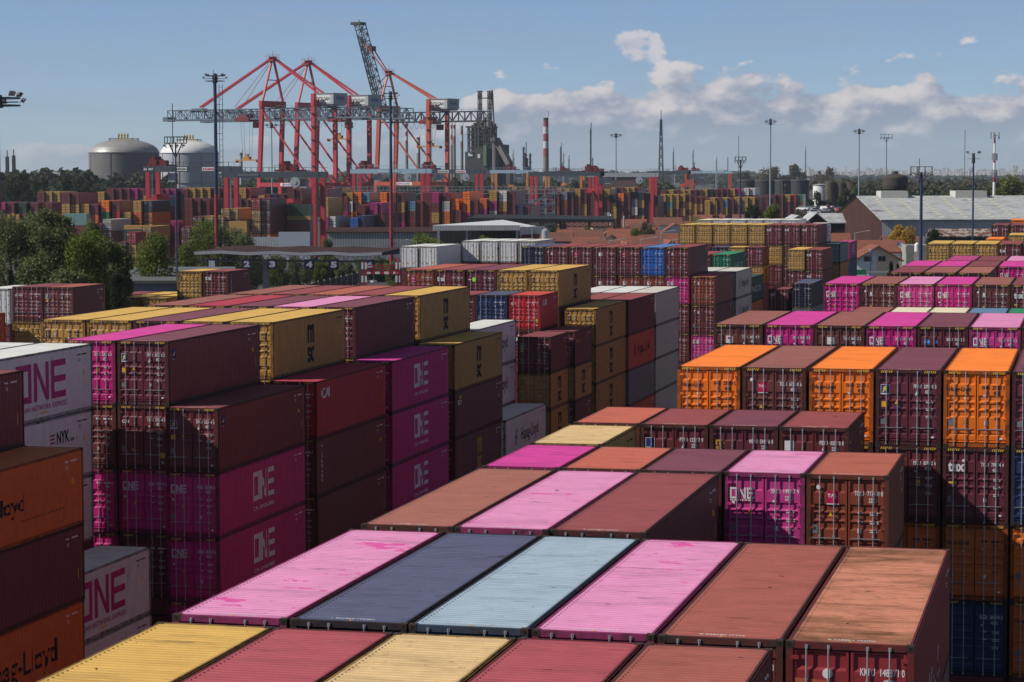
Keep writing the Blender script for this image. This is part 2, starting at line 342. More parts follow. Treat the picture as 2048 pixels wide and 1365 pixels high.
def corr_side(L, H, sgn, reefer=False):
    mb = MB(); y0, y1 = 0.16, L-0.16; z0, z1 = 0.15, H-0.09; base = CW/2-0.05
    ys = []
    if reefer:
        y = y0
        while y < y1-.3: ys += [(y, .03), (y+.27, .03), (y+.285, .022), (y+.30, .03)]; y += .30
        ys.append((y1, .03))
    else:
        y = y0
        while y+.278 < y1: ys += [(y, .042), (y+.072, .042), (y+.130, -.014), (y+.220, -.014)]; y += .278
        ys += [(y, .042), (y1, .042)]
    for (a, da), (b, db) in zip(ys, ys[1:]):
        P = [(sgn*(base+da), a, z0), (sgn*(base+db), b, z0), (sgn*(base+db), b, z1), (sgn*(base+da), a, z1)]
        mb.quad(P if sgn > 0 else P[::-1])
    return mb
def roof_mb(L, H, reefer=False):
    mb = MB(); z = H-0.012; x0, x1 = -CW/2+.06, CW/2-.06; y0, y1 = .12, L-.12
    if reefer:
        mb.box(x0, y0, z-.05, x1, y1, z); return mb
    xi0, xi1 = x0+.10, x1-.10
    mb.quad([(x0, y0, z), (xi0, y0, z), (xi0, y1, z), (x0, y1, z)]); mb.quad([(xi1, y0, z), (x1, y0, z), (x1, y1, z), (xi1, y1, z)])
    y = y0; d = .030; ys = [(y0, 0), (y0+.28, 0)]; y = y0+.28
    while y+.21 < y1-.28: ys += [(y+.03, d), (y+.085, d), (y+.115, 0), (y+.21, 0)]; y += .21
    ys.append((y1, 0))
    for (a, da), (b, db) in zip(ys, ys[1:]):
        mb.quad([(xi0, a, z-da), (xi1, a, z-da), (xi1, b, z-db), (xi0, b, z-db)])
        if da or db:
            mb.quad([(xi0, a, z-da), (xi0, b, z-db), (xi0, b, z), (xi0, a, z)]); mb.quad([(xi1, a, z-da), (xi1, a, z), (xi1, b, z), (xi1, b, z-db)])
    return mb
def frame_mb(L, H, hc=True):
    "0 paint 1 casting 2 yellow 3 black"
    mb = MB(); X = CW/2
    for yy in (0, L):
        q = 1 if yy == 0 else -1
        for sx in (-1, 1):
            a, b = sorted((sx*X, sx*(X-.16))); c, d = sorted((yy, yy+q*.178))
            for z in (0, H-.118): mb.box(a, c, z, b, d, z+.118, 1)
            cx = sx*(X-.075); mb.box(cx-.032, yy-q*.002-.001, .035, cx+.032, yy-q*.002+.001, .095, 3); mb.box(cx-.032, yy-q*.002-.001, H-.09, cx+.032, yy-q*.002+.001, H-.03, 3)
            a, b = sorted((sx*(X-.004), sx*(X-.14))); c, d = sorted((yy+q*.006, yy+q*.10)); mb.box(a, c, .118, b, d, H-.118, 0)
    # rails
    for sx in (-1, 1):
        a, b = sorted((sx*(X-.010), sx*(X-.07)))
        mb.box(a, .178, .035, b, L-.178, .16, 0); mb.box(a, .178, H-.10, b, L-.178, H-.03, 0); a, b = sorted((sx*(X-.045), sx*(X-.09))); mb.box(a, .178, H-.03, b, L-.178, H-.008, 0); mb.box(a, .178, .0, b, L-.178, .035, 3)  # black strip under the bottom rail paints the shadow line between tiers
    mb.box(-X+.16, .02, .02, X-.16, .12, .16, 0); mb.box(-X+.16, .004, H-.135, X-.16, .12, H-.006, 0)
    mb.box(-X+.16, L-.12, .02, X-.16, L-.02, .16, 0); mb.box(-X+.16, L-.12, H-.12, X-.16, L-.02, H-.006, 0)
    mb.box(-X+.15, .07, .16, X-.15, .118, .20, 3); mb.box(-X+.15, .07, H-.16, X-.15, .118, H-.135, 3)
    if hc:
        for sx in (-1, 1):
            for k in range(6):
                c = sx*(X-.22-k*.075); y = .001
                mb.quad([(c-.035, y, H-.125), (c-.002, y, H-.125), (c+.035, y, H-.035), (c+.002, y, H-.035)], 2)
    mb.box(-X+.1, .2, .12, X-.1, L-.2, .15, 4)
    return mb
def end_mb(L, H):
    mb = MB(); x = -CW/2+.14; y = L-.06; xs = []
    while x < CW/2-.14-.25: xs += [(x, 0), (x+.08, 0), (x+.13, .04), (x+.21, .04)]; x += .25
    xs += [(x, 0), (CW/2-.14, 0)]
    for (a, da), (b, db) in zip(xs, xs[1:]): mb.quad([(b, y-db, .15), (a, y-da, .15), (a, y-da, H-.12), (b, y-db, H-.12)])
    return mb
RIDGE_HC = [(.03, .31), (.44, .99), (1.13, 1.29), (1.42, 1.58), (1.71, 2.22)]
RIDGE_ST = [(.03, .28), (.39, .80), (.93, 1.07), (1.19, 1.33), (1.45, 1.90)]
def door_mb(H, s, reefer=False):
    "s=-1 left leaf, +1 right leaf; panel with pressed horizontal ridges"
    mb = MB(); X = CW/2; z0 = .20; z1 = H-.165; a, b = sorted((s*.018, s*(X-.15))); yb = .066; yo = .032
    if reefer:
        mb.box(a, .04, z0, b, .14, z1, 0); return mb
    R = RIDGE_HC if H > 2.8 else RIDGE_ST
    prof = [(z0, yo), (z0+.03, yo)]
    for r0, r1 in R: prof += [(z0+r0+.02, yb), (z0+r0+.06, yo), (z0+r1-.06, yo), (z0+r1, yb)]
    prof += [(z1-.06, yb), (z1-.03, yo), (z1, yo)]
    a2, b2 = a+.05, b-.05
    for (za, ya), (zb_, yb_) in zip(prof, prof[1:]): mb.quad([(a2, ya, za), (b2, ya, za), (b2, yb_, zb_), (a2, yb_, zb_)])
    mb.box(a, .028, z0, a2+.004, .12, z1); mb.box(b2-.004, .028, z0, b, .12, z1)
    for k in range(4):     # hinges on the outer edge
        zz = z0+.12+k*(z1-z0-.3)/3; hx = s*(X-.11); mb.box(min(hx, hx-s*.14), .004, zz, max(hx, hx-s*.14), .03, zz+.075)
    mb.box(a2, .068, z0, b2, .12, z1)
    return mb
def rod_mb(H, x):
    mb = MB(); mb.beam((x, -.004, .10), (x, -.004, H-.06), .036, n=8)
    for z in (.05, H-.12): mb.box(x-.028, -.016, z, x+.028, .05, z+.07)
    for k in range(1, 4):
        z = .2+k*(H-.4)/4; mb.box(x-.03, -.014, z, x+.03, .05, z+.04)
    return mb
def handle_mb(H, x):
    mb = MB(); z = .2+.50; mb.beam((x-.20, -.024, z), (x+.20, -.024, z), .022); mb.box(x-.03, -.032, z-.03, x+.03, .03, z+.05)
    mb.beam((x-.2, -.024, z), (x-.28, -.024, z-.03), .016)
    return mb
def get(name, key, fn, mats):
    k = (name,)+key
    if k not in _parts: _parts[k] = fn().mesh(name, mats)
    return _parts[k]
def set_mats(o, mats):
    for i, m in enumerate(mats):
        o.material_slots[i].link = 'OBJECT'; o.material_slots[i].material = m
def prt(name, key, fn, mats, parent):
    me = get(name, key, fn, mats); o = link(name, me, parent); set_mats(o, mats); return o
# -- door markings ----------------------------------------------------------
TOPZ = {True: (.2+1.71+.06, .2+2.22-.06), False: (.2+1.45+.05, .2+1.90-.05)}
def door_marks(logo, num, H, seed, near):
    rnd = random.Random(seed); d = Deco(); hc = H > 2.8; za, zb = TOPZ[hc]; mid = (za+zb)/2+(0 if hc else .07)
    ink = M_BLACK if logo in ('msc', 'hap', 'wht', 'gwh') else M_WHITE
    if num and near:
        p = num.split()
        d.text(p[0], .20, mid+.03, .48, mid+.18, ink, .02); d.text(p[1], .58, mid+.03, .93, mid+.18, ink, .02)
        if len(p) > 3: d.text(p[2], .985, mid+.03, 1.04, mid+.18, ink, .02)
        d.text(p[-1], .62, mid-.17, .86, mid-.03, ink, .02)
    else:
        dashes(d, .24, mid+.10, .22, 1, ink, rnd); d.rect(.26, mid+.06, .46, mid+.13, ink); d.rect(.60, mid+.06, .90, mid+.13, ink); d.rect(.97, mid+.06, 1.02, mid+.13, ink); d.rect(.68, mid-.10, .84, mid-.03, ink)
    # data lines on the small ridges of the right leaf
    for r0, r1 in (RIDGE_HC if hc else RIDGE_ST)[2:4]:
        dashes(d, .30, .2+r1-.08, .16, 1, ink, rnd); dashes(d, .66, .2+r1-.07, .26, 2, ink, rnd, .06)
    dashes(d, .66, .2+(.93 if hc else .74), .22, 2, ink, rnd, .06)
    if logo not in ('msc', 'plain'): d.rect(.86, .2+.12, 1.0, .2+.19, M_WHITE)
    if rnd.random() < .6: d.disc(.28, mid-.20, .035, M_WHITE)
    xl = -1.02
    if logo == 'one': one_logo(d, xl-.01, mid-.15, .74, .34, M_WHITE); dashes(d, xl, mid-.21, .7, 1, M_WHITE, rnd)
    if logo == 'one': d.disc(-.93, .2+1.48, .05, M_WHITE); d.tri(-.45, .2+1.2, .07, M_WARN)
    if logo == 'msc':
        d.text('m', xl+.05, mid-.02, xl+.33, mid+.16, M_BLACK, .025); d.text('sc', xl+.05, mid-.20, xl+.33, mid-.06, M_BLACK, .025); d.disc(-.42, mid-.03, .06, M_WHITE)
    if logo == 'mgo': d.text('m', xl+.02, mid-.05, xl+.33, mid+.14, M_GOLD, .025); d.text('sc', xl+.02, mid-.25, xl+.33, mid-.09, M_GOLD, .025)
    if logo == 'tex': d.text('tex', xl, mid-.18, xl+.62, mid+.18, M_WHITE, .03); d.disc(-.44, mid+.24, .06, M_WHITE); d.rect(-1.0, .2+1.33, -.72, .2+1.41, M_WARN)
    if logo == 'tal': d.rect(-.62, mid-.22, -.26, mid+.16, M_CRIM); d.rect(-.62, mid-.25, -.26, mid-.22, M_WHITE); d.text('TAL', -.60, mid-.03, -.30, mid+.07, M_WHITE, .03); d.disc(-.86, mid+.26, .07, M_WHITE); d.tri(-.5, .2+1.2, .07, M_WARN)
    if logo == 'tri':
        d.text('1', -.56, mid-.02, -.44, mid+.16, M_WHITE, .05); d.rect(-.60, mid-.06, -.32, mid-.03, M_WHITE); d.rect(-.58, mid-.1, -.28, mid-.08, M_WHITE); d.disc(-.88, mid+.22, .07, M_WHITE); d.tri(-.5, .2+1.2, .07, M_WARN)
    if logo == 'flo':
        flo_logo(d, xl, mid-.2, .3); d.tri(-.43, .2+1.46, .08, M_WARN); d.tri(-.43, .2+1.24, .08, M_NAVY, True); d.rect(-1.0, .2+1.28, -.78, .2+1.48, M_WARN); d.rect(-1.04, .2+.62, -.86, .2+.88, M_GREY); d.disc(.33, mid-.13, .05, M_WHITE)
    if logo == 'cai': d.text('CAI', xl, mid-.06, xl+.34, mid+.08, M_WHITE, .03); d.tri(-.5, .2+.72, .07, M_WARN); d.rect(.80, .2+.35, 1.02, .2+.6, M_WARN)
    if logo == 'hap':
        d.text('Hapag-Lloyd', xl, mid-.10, xl+.80, mid+.12, M_BLACK, .02); d.tri(-.38, .2+.78, .10, M_BLACK); d.tri(-.38, .2+.78, .075, M_WARN); d.rect(-1.02, .2+.66, -.84, .2+.92, M_GREY); d.rect(-.46, .2+1.62, -.38, .2+1.7, M_WHITE)
    if logo == 'sq': d.rect(-.60, mid-.20, -.26, mid+.16, M_WHITE)
    if logo == 'sqr': d.rect(-.60, mid-.20, -.26, mid+.16, M_WHITE); d.rect(-.52, mid-.02, -.34, mid+.10, M_CRIM)
    if logo == 'dot': d.disc(-.74, mid-.02, .15, M_BLUEL); d.rect(-.36, mid-.1, -.24, mid+.05, M_BLUEL); d.rect(-.84, mid-.04, -.64, mid, M_WHITE)
    if logo == 'gdot': d.disc(-.55, mid-.02, .17, M_GREEN); d.rect(-1.0, mid-.06, -.72, mid, M_WHITE)
    if logo == 'cro': d.text('cronos', xl, mid-.06, xl+.6, mid+.06, M_WHITE, .01)
    if logo == 'kln':
        d.text('K', -.98, za-.10, -.76, za+.14, M_WHITE, .03); d.text('LINE', -.64, za-.13, -.12, za+.02, M_WHITE, .02); d.disc(-.42, zb-.06, .10, M_WHITE)
        d.poly([(-1.05, za-.25), (-.06, za-.25), (-.06, za+.05), (-.5, za+.16), (-1.05, za+.19)], MATS['patch_rust'])
    if logo == 'blk': d.rect(-.95, .2+.6, -.80, .2+.85, M_GREY)
    if rnd.random() < .35: d.rect(-1.03, .2+.62, -.88, .2+.88, M_GREY)
    if rnd.random() < .35: d.rect(.3, .2+.66, .42, .2+.80, M_WHITE)
    if rnd.random() < .05: d.rect(.30, .2+1.30, .46, .2+1.44, M_WARN)
    return d
mat('patch_rust', (0.42, 0.10, 0.05), 0.8, 0, 0.3, 6)
def door_y(z, H):
    R = RIDGE_HC if H > 2.8 else RIDGE_ST
    zz = z-.2
    for r0, r1 in R:
        if r0+.05 <= zz <= r1-.04: return .050
    return .052
M_WORN = mat('worn_lettering', (.50, .42, .42), .8, 0, .3, 5, [((.28, .035, .04), .47, .53, 2.5, (1, 1, 1))])
_dm = {}
# -- side markings ----------------------------------------------------------
_sm = {}
def side_marks(logo, L, H, reefer, seed=0):
    k = (logo, L, H, reefer)
    if k in _sm: return _sm[k]
    d = Deco(); rnd = random.Random(3); c = L/2; ink = M_BLACK if logo in ('msc', 'hap', 'hapw', 'onew', 'nyk', 'wht') else M_WHITE
    if logo == 'one' and L > 7: one_logo(d, c-1.5, H*.36, 2.9, H*.46, M_WHITE); d.text('OCEAN NETWORK EXPRESS', c-1.5, H*.20, c+1.4, H*.26, M_WHITE, .01)
    if logo == 'onew': one_logo(d, c-1.7, .84, 5.0, 1.62, M_MAGL); d.text('OCEAN NETWORK EXPRESS', c-1.7, .46, c+3.3, .68, M_MAGL, .01); d.rect(c+.6, .30, c+1.3, .37, M_WARN)
    if logo == 'nyk':
        d.text('NYK', c+2.3, H*.60, c+3.6, H*.78, M_BLACK, .03); d.text('LINE', c+3.7, H*.60, c+4.1, H*.65, M_BLACK, .02)
        for q in range(3): d.rect(c+1.6, H*(.62+.055*q), c+2.1, H*(.645+.055*q), M_MAGL)
    if logo in ('msc', 'mgo'):
        m = M_BLACK if logo == 'msc' else M_GOLD
        d.text('m', c-.55, H*.50, c+.65, H*.84, m, .03); d.text('sc', c-.55, H*.14, c+.65, H*.44, m, .03)
        if L > 7: dashes(d, 1.0, H*.8, .08, int(H*6.5), m, rnd, .11)
    if logo in ('hap', 'hapw'):
        m = M_BLACK; hl_logo(d, c-3.4 if L > 7 else c-2, H*.33, H*.38, M_NAVY if logo == 'hapw' else M_BLACK); d.text('Hapag-Lloyd', c-1.6 if L > 7 else c-.8, H*.30, c+3.6 if L > 7 else c+2.4, H*.68, m, .012)
    if logo == 'hapb': d.text('Hapag-Lloyd', c-5.0, H*.34, c+.9, H*.62, M_BLACK, .012); dashes(d, c+.5, H*.28, 4, 1, M_BLACK, rnd)
    if logo == 'hapc': d.text('Hapag-Lloyd', c-3.2, H*.26, c+3.6, H*.66, M_BLACK, .012)
    if logo == 'kside':
        d.text('K', c-4.4, H*.16, c-3.4, H*.46, M_WORN, .01); d.text('LINE', c-2.6, H*.16, c+2.4, H*.42, M_WORN, -.005)
    if logo == 'flo': d.rect(.62, H*.72, .98, H*.86, M_NAVY); d.poly([(.66, H*.76), (.74, H*.76), (.95, H*.84), (.74, H*.83)], M_LOGOY); dashes(d, .62, H*.70, .3, 1, M_WHITE, rnd)
    if logo == 'cai': d.text('CAI', .9, H*.68, 2.2, H*.86, M_WHITE, .03)
    if logo == 'tec': d.text('TECH', .7, H*.70, 1.6, H*.80, M_WHITE, .03); d.rect(1.2, H*.83, 1.6, H*.88, M_WARN)
    if logo == 'msk': 
        for q, ch in enumerate('WASCO'): d.text(ch, 2.6+q*1.5, H*.36, 3.4+q*1.5, H*.62, M_WHITE, .03)
    if logo == 'ver':
        for q in range(8): d.text('FLORENS'[q % 7], .8, H*(.82-.085*q), 1.05, H*(.88-.085*q), M_WHITE, .03)
    if logo == 'gtx': d.text('Triton', .5, H*.66, 2.0, H*.76, M_GOLD, .02)
    # numbers and warning signs at the far end
    d.rect(L-1.6, H-.42, L-1.25, H-.36, ink); d.rect(L-1.15, H-.42, L-.6, H-.36, ink); dashes(d, L-1.5, H-.6, .25, 2, ink, rnd)
    if seed % 2 == 0 or logo in ('flo', 'onew', 'nyk', 'hapw'): d.tri(L-.95, H*.60, .12, M_WARN)
    if logo in ('flo', 'mar', 'plain', 'cai', 'tri'): d.rect(L-.62, H*.30, L-.44, H*.45, M_WARN)
    base = CW/2-.05
    if reefer: me = d.build('lettering', lambda x, y, o: (base+.036+o*.3, x, y))
    else:
        cuts = []; y = .16
        while y < L: cuts += [y, y+.072, y+.130, y+.220]; y += .278
        me = d.build('lettering', lambda x, y, o: (base+corr_x(x+1e-5, .16)+.004+o*.3, x, y), cuts)
    _sm[k] = me; return me
FARMESH = {}
M_GAP_SHADE = mat('gap_and_shade', (0.02, 0.018, 0.018), 0.9, 0, 0.1)
def far_mesh(L, H):
    k = (L, H)
    if k in FARMESH: return FARMESH[k]
    mb = MB(); X = CW/2
    # 0 side paint 1 roof paint 2 dark gaps and painted shade 3 rods 4 lettering
    mb.box(-X+.04, .06, .03, X-.04, L-.04, H-.02, 0)
    mb.quad([(-X+.05, .06, H-.012), (X-.05, .06, H-.012), (X-.05, L-.05, H-.012), (-X+.05, L-.05, H-.012)], 1)
    for yy in (0, L-.1):
        for sx in (-1, 1): a, b = sorted((sx*X, sx*(X-.1))); mb.box(a, yy, 0, b, yy+.1, H, 2 if yy == 0 else 0)
    mb.box(-X+.1, 0, 0, X-.1, .06, .14, 2); mb.box(-X+.1, 0, H-.1, X-.1, .06, H-.02, 0); mb.box(-.03, .04, .1, .03, .06, H-.1, 2)
    for x in (-.82, -.40, .34, .76): mb.box(x-.022, .01, .1, x+.022, .05, H-.06, 3); mb.box(x+.022, .045, .15, x+.10, .059, H-.15, 2)  # dark strip right of each rod is its cast shadow, painted
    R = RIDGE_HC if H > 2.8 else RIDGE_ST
    for r0, r1 in R: mb.box(-X+.14, .052, .2+r0-.07, X-.14, .0595, .2+r0+.03, 2)  # dark bands paint the shade below each door ridge
    mb.box(.3, .035, H-.65, .5, .05, H-.55, 4); mb.box(.62, .035, H-.65, .95, .05, H-.55, 4); mb.box(.62, .035, H-1.25, .9, .05, H-1.1, 4)
    mb.box(-.98, .035, H-.75, -.72, .05, H-.5, 4)
    y = .3
    while y < L-.3: mb.box(X-.04, y, .1, X-.012, y+.12, H-.1, 0); y += .42
    me = mb.mesh('container', [M_GAP_SHADE]*5); FARMESH[k] = me; return me
def far_box(c, L, H, loc, rz=0, mirrored=False):
    o = link('shipping_container', far_mesh(L, H), None, loc, rz)
    a, b = paints(c, c not in REEFERS); set_mats(o, [a, b, M_GAP_SHADE, M_ROD, M_WHITE]); return o
REEFERS = ('wht', 'gwh')
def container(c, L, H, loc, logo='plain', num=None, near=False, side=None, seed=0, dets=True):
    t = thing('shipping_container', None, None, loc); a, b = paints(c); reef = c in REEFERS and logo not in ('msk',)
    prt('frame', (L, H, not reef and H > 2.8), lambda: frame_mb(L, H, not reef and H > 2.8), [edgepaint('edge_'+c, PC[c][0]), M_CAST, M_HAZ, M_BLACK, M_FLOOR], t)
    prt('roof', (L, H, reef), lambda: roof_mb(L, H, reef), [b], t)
    for s in (-1, 1): prt('side_wall', (L, H, s, reef), lambda: corr_side(L, H, s, reef), [a], t)
    prt('end_wall', (L, H), lambda: end_mb(L, H), [a], t)
    for s in (-1, 1):
        dr = prt('door', (H, s, reef), lambda: door_mb(H, s, reef), [a], t)
        for x in ((.34, .76) if s > 0 else (-.82, -.40)):
            prt('locking_rod', (H, x), lambda: rod_mb(H, x), [M_ROD], dr)
            if dets and not reef: prt('handle', (H, x), lambda: handle_mb(H, x), [M_ROD], dr)
    lg = logo if not reef else 'wht'
    k = (lg, num, H, seed if near else seed % 3, near)
    if k not in _dm:
        if reef:
            d = Deco(); rnd = random.Random(seed); 
            for x in (-.9, .12, .2): dashes(d, x, H*.8, .2, 2, M_BLACK, rnd)
            d.rect(-.95, H*.2, -.8, H*.27, M_WARN); d.rect(.5, H*.22, .62, H*.3, M_WARN); d.rect(-.2, H*.2, -.1, H*.26, M_BLACK)
            for z in (.3, .9, 1.6, 2.3):
                for x in (-1.08, 1.0): d.rect(x, z, x+.08, z+.08, M_BLACK)
            _dm[k] = d.build('markings', lambda x, y, o: (x, .037-o, y))
        else: _dm[k] = door_marks(lg, num, H, seed, near).build('markings', lambda x, y, o: (x, .027-o, y))
    link('markings', _dm[k], t)
    if near and num:
        kk = ('roof', num, H, L)
        if kk not in _dm:
            d = Deco(); p = num.split(); d.text(' '.join(p[:-1]), -.45, .0, .45, .11, M_WHITE if logo not in ('msc',) else M_BLACK, .01); d.tri(0, .24, .05, M_WARN)
            rs = random.Random(len(num)*31+int(p[1])); sc_ = mat('scuff_'+c, tuple(x*.66+.008 for x in PC[c][1]), .8, 0, .3, 3)
            for q in range(rs.randint(0, 3)):
                cx_, cy_, w_, h_ = rs.uniform(-.85, .85), rs.uniform(-L+1.2, -.6), rs.uniform(.03, .11), rs.uniform(.02, .06)
                pts = [(cx_+w_*math.cos(a_)*rs.uniform(.55, 1.1), cy_+h_*math.sin(a_)*rs.uniform(.5, 1.3)) for a_ in [6.2832*j_/11 for j_ in range(11)]]; d.poly(pts, sc_ if rs.random() < .93 or w_ > .12 else M_CAST)
            if c == 'rfd' and num.startswith('CAIU'): d.disc(-.05, -1.25, .16, M_WHITE); d.disc(.33, -1.15, .08, M_WHITE)
            _dm[kk] = d.build('roof_number', lambda x, y, o: (-x, .42-y, H-.008+o))
        link('roof_number', _dm[kk], t)
    link('lettering', side_marks(side or logo, L, H, reef, seed), t)
    return t
# ---- the stacks: x, y of the front left corner, top height, list from the top down
PITCH_R = 2.48
SPEC = []      # dict per container
def stack(x, y, top, L, items, where, near=False, col='', fill=0):
    z = top
    for k, it in enumerate(items):
        if isinstance(it, str): it = (it,)
        c = it[0]; logo = it[1] if len(it) > 1 else 'plain'; num = it[2] if len(it) > 2 else None; H = it[3] if len(it) > 3 else None; side = it[4] if len(it) > 4 else None
        if H is None: H = HC
        z -= H
        SPEC.append(dict(x=x+CW/2, y=y, z=z, c=c, L=L, H=H, logo=logo, num=num, where=where, tier=k, near=near, col=col, side=side))
    if fill is not None:     # plain containers nobody can see from here still carry the stack
        n = round(z/HC)
        if n > 0:
            h = z/n
            for j in range(n): SPEC.append(dict(x=x+CW/2, y=y, z=z-(j+1)*h, c='mar', L=L, H=None, h=h, hidden=True))
ORD = ['first', 'second', 'third', 'fourth', 'fifth', 'sixth', 'seventh', 'eighth', 'ninth', 'tenth', 'eleventh', 'twelfth']
def row(x, y, top, L, cols, where, pitch=PITCH_R, near=False):
    n = len(cols)
    for i, items in enumerate(cols):
        if items is None: continue
        if not isinstance(items, list): items = [items]
        stack(x+i*pitch, y, top, L, items, where, near, (ORD[i]+' from the left') if n > 1 else '')
S5, T5, T4 = 12.955, 14.48, 11.584
XR = -18.10
s = lambda c, lg='plain', nm=None, sd=None: (c, lg, nm, ST, sd)
h = lambda c, lg='plain', nm=None, sd=None: (c, lg, nm, HC, sd)
# right hand block, nearest first
row(XR, 32.8, S5, L40, [s('yel', 'msc', 'MSMU 718251 3 42G1'), s('rfd', 'plain', 'CAIU 617817 8 42G1'), s('crm', 'msc', 'MEDU 780081 1 42G1'), s('rfd', 'plain', 'BMOU 491747 0 42G1'), s('bk', 'plain', 'TCLU 560114 2 42G1')], 'row of roofs along the bottom edge', near=True)
row(XR, 45.8, S5, L40, [s('pink', 'one', 'NYKU 794712 4 42G1'), s('dnv', 'plain', 'MRKU 335772 1 42G1'), s('lbl', 'plain', 'MRSU 107711 2 42G1'), s('pink', 'one', 'TCNU 149587 9 42G1'), s('bk', 'tal', 'TLLU 787995 0 42G1'), s('kln', 'kln', 'KKFU 148871 0 42G1', 'kside')], 'second row of the right block', pitch=2.50, near=True)
row(XR, 58.9, S5, L40, [s('tan', 'plain', 'TEMU 450771 3 42G1'), s('pink', 'one', 'NYKU 779011 5 42G1'), s('mar2', 'plain', 'GESU 626431 6 42G1')], 'third row of the right block', near=True)
row(XR+3*2.48, 58.9, 7.77, L40, [s('mar2'), s('brn')], 'low part of the third row')
row(XR, 71.6, S5, L20, [s('mag', 'one'), s('sal', 'tri'), s('pur', 'flo'), [s('pink', 'one', 'XMOU 149587 9 22G1'), s('mar')], [s('rst', 'tal', 'TCLU 717401 8 22G1'), s('brn')]], 'fourth row of the right block', near=True)
row(XR, 78.1, S5, L20, [s('crm', 'msc')], 'single container behind the fourth row', near=True)
row(XR+2.48, 78.1, 7.77, L20, ['mar', 'brn', 'mar', 'mar'], 'low part behind the fourth row')
row(XR, 84.9, S5, L20, [s('sal', 'tri'), s('mar2', 'flo', 'FTAU 122237 9 22G1'), s('pur', 'mgo', 'MSNU 334576 8 22G1'), [s('mar2', 'flo', 'FBIU 030500 8 22G1'), s('mar')]], 'fifth row of the right block', near=True)
row(XR+2.62, 91.9, T5, L40, [[h('org', 'hap', 'FANU 339189 5 45G1'), h('org', 'hap')], [h('brn', 'tal', 'TCLU 672800 6 45G1'), h('mar')], [h('org', 'hap', 'FANU 221191 5 45G1'), h('mar')],
   [h('pur', 'flo', 'FFAU 209710 3 45G1'), h('mar', 'plain', 'FSCU 807652 6 45G1'), h('hor', 'hap'), h('hor', 'blk')],
   [h('org', 'hap', 'HAMU 273157 0 45G1'), h('pur', 'tex', 'TXGU 709374 4 45G1'), h('hor', 'hap'), h('nvy', 'plain', 'SEGU 587919 3 45G1')],
   [h('pur', 'blk'), h('nvy', 'plain'), h('org', 'hap'), h('hor', 'hap')]], 'row of orange and maroon containers at right', pitch=2.53, near=True)
row(XR, 118.2, T5, L40, [h('brn', 'sqr', 'TCNU 445299 9 45G1'), h('mag', 'one', 'ONEU 104135 8 45G1'), h('brn', 'sq', 'TCLU 669282 2 45G1'), h('mag', 'one', 'ONEU 131240 9 45G1'), h('pur', 'dot', 'BSIU 910402 3 45G1'), h('pink', 'one', 'FOCU 411042 6 45G1'), h('mar', 'tex')], 'row behind the orange containers', near=True)
row(-15.15, 151.0, S5, L40, [s('brn'), s('cwh', 'plain'), s('cwh', 'plain'), s('sbl'), s('grn')], 'row of roofs between two magenta rows')
row(-17.6, 163.5, T5, L40, [h('mag', 'one'), h('brn', 'tri'), h('pink', 'one'), h('mag', 'one'), h('brn', 'tri'), h('mar', 'tex'), h('mag', 'one')], 'far magenta row at right')
row(-14.75, 182.6, T5, L40, [h('mar', 'plain'), h('brn', 'plain'), h('tan', 'plain')], 'short maroon row at right', pitch=2.5)
row(-14.75, 195.6, T5, L40, [h('mag', 'one'), h('mag', 'one'), h('mar', 'plain'), h('mag', 'one')], 'magenta row behind the short row', pitch=2.5)
row(-12.1, 208.4, T5, L40, [h('dmag', 'one'), h('mar', 'plain'), h('pink', 'one')], 'last magenta row at right', pitch=2.5)
row(-17.0, 258.0, T5, L40, [h('yel', 'msc'), h('yel', 'msc'), h('yel', 'msc'), h('mar2', 'tex'), h('mar2')], 'yellow row below the long warehouse', pitch=2.47)
row(-14.0, 352.0, 14.48, L40, [h('mar', 'tex'), h('mar', 'mgo'), h('mar')], 'maroon stack at the right edge', pitch=2.52)
row(-11.0, 330.0, 13.6, L40, [h('yel', 'msc')], 'yellow container at the right edge')
row(-11.9, 366.0, 14.9, L40, ['org', 'org'], 'orange roofs at the right edge', pitch=2.5)
row(-14.2, 335.0, 12.9, L40, ['org'], 'orange roof beside the maroon stack')
# left hand block
XA, XB = -42.40, -39.88; PL = 2.53
stack(XA+.45, 72.9, T5, L40, [h('mar', 'plain'), h('brn')], 'at the left edge', True)
stack(XB+.35, 72.7, T4, L40, [h('hor', 'hap', None, 'hapb'), h('mar', 'plain'), h('hor', 'hap', None, 'hapc')], 'stack at the left edge', True)
stack(XA-PL-.3, 86.9, T5, L40, [h('wht', 'wht', None, 'onew'), h('wht', 'wht', None, 'nyk'), h('wht', 'wht', None, 'hapw')], 'white stack at the left edge', True)
stack(XA-2*PL-.3, 86.9, T5, L40, [h('wht', 'wht', None, 'onew')], 'roof behind the white stack', True)
stack(XB-2.1, 85.4, 5.79, L40, [h('wht', 'wht', None, 'onew'), h('wht', 'wht')], 'low white stack at lower left', True)
stack(XA-PL, 101.0, T5, L40, [h('mag', 'one', 'ONEU 230006 0 45G1'), h('bk'), h('mag', 'one'), h('mag', 'one')], 'beside the white stack', True)
stack(XA, 101.0, T5, L40, [h('pur', 'flo', 'FFAU 673030 2 45G1'), h('mar', 'cai', 'CAXU 325654 3 45G1'), h('mag', 'one', 'ONEU 009714 2 45G1'), h('pur')], 'maroon stack at left', True)
stack(XB, 100.4, T4, L40, [h('mar', 'flo', 'FFAU 622944 5 45G1'), h('mag', 'one', 'ONEU 243986 3 45G1'), h('mag', 'one', 'ONEU 090671 3 45G1'), h('mag', 'one')], 'near corner stack at left', True)
row(XA-4*PL, 115.2, T5, L40, [h('yel', 'msc'), h('yel', 'msc'), h('pur', 'plain'), h('yel', 'msc'), [h('yel', 'msc'), h('mar')]], 'long yellow row at left', PL, True)
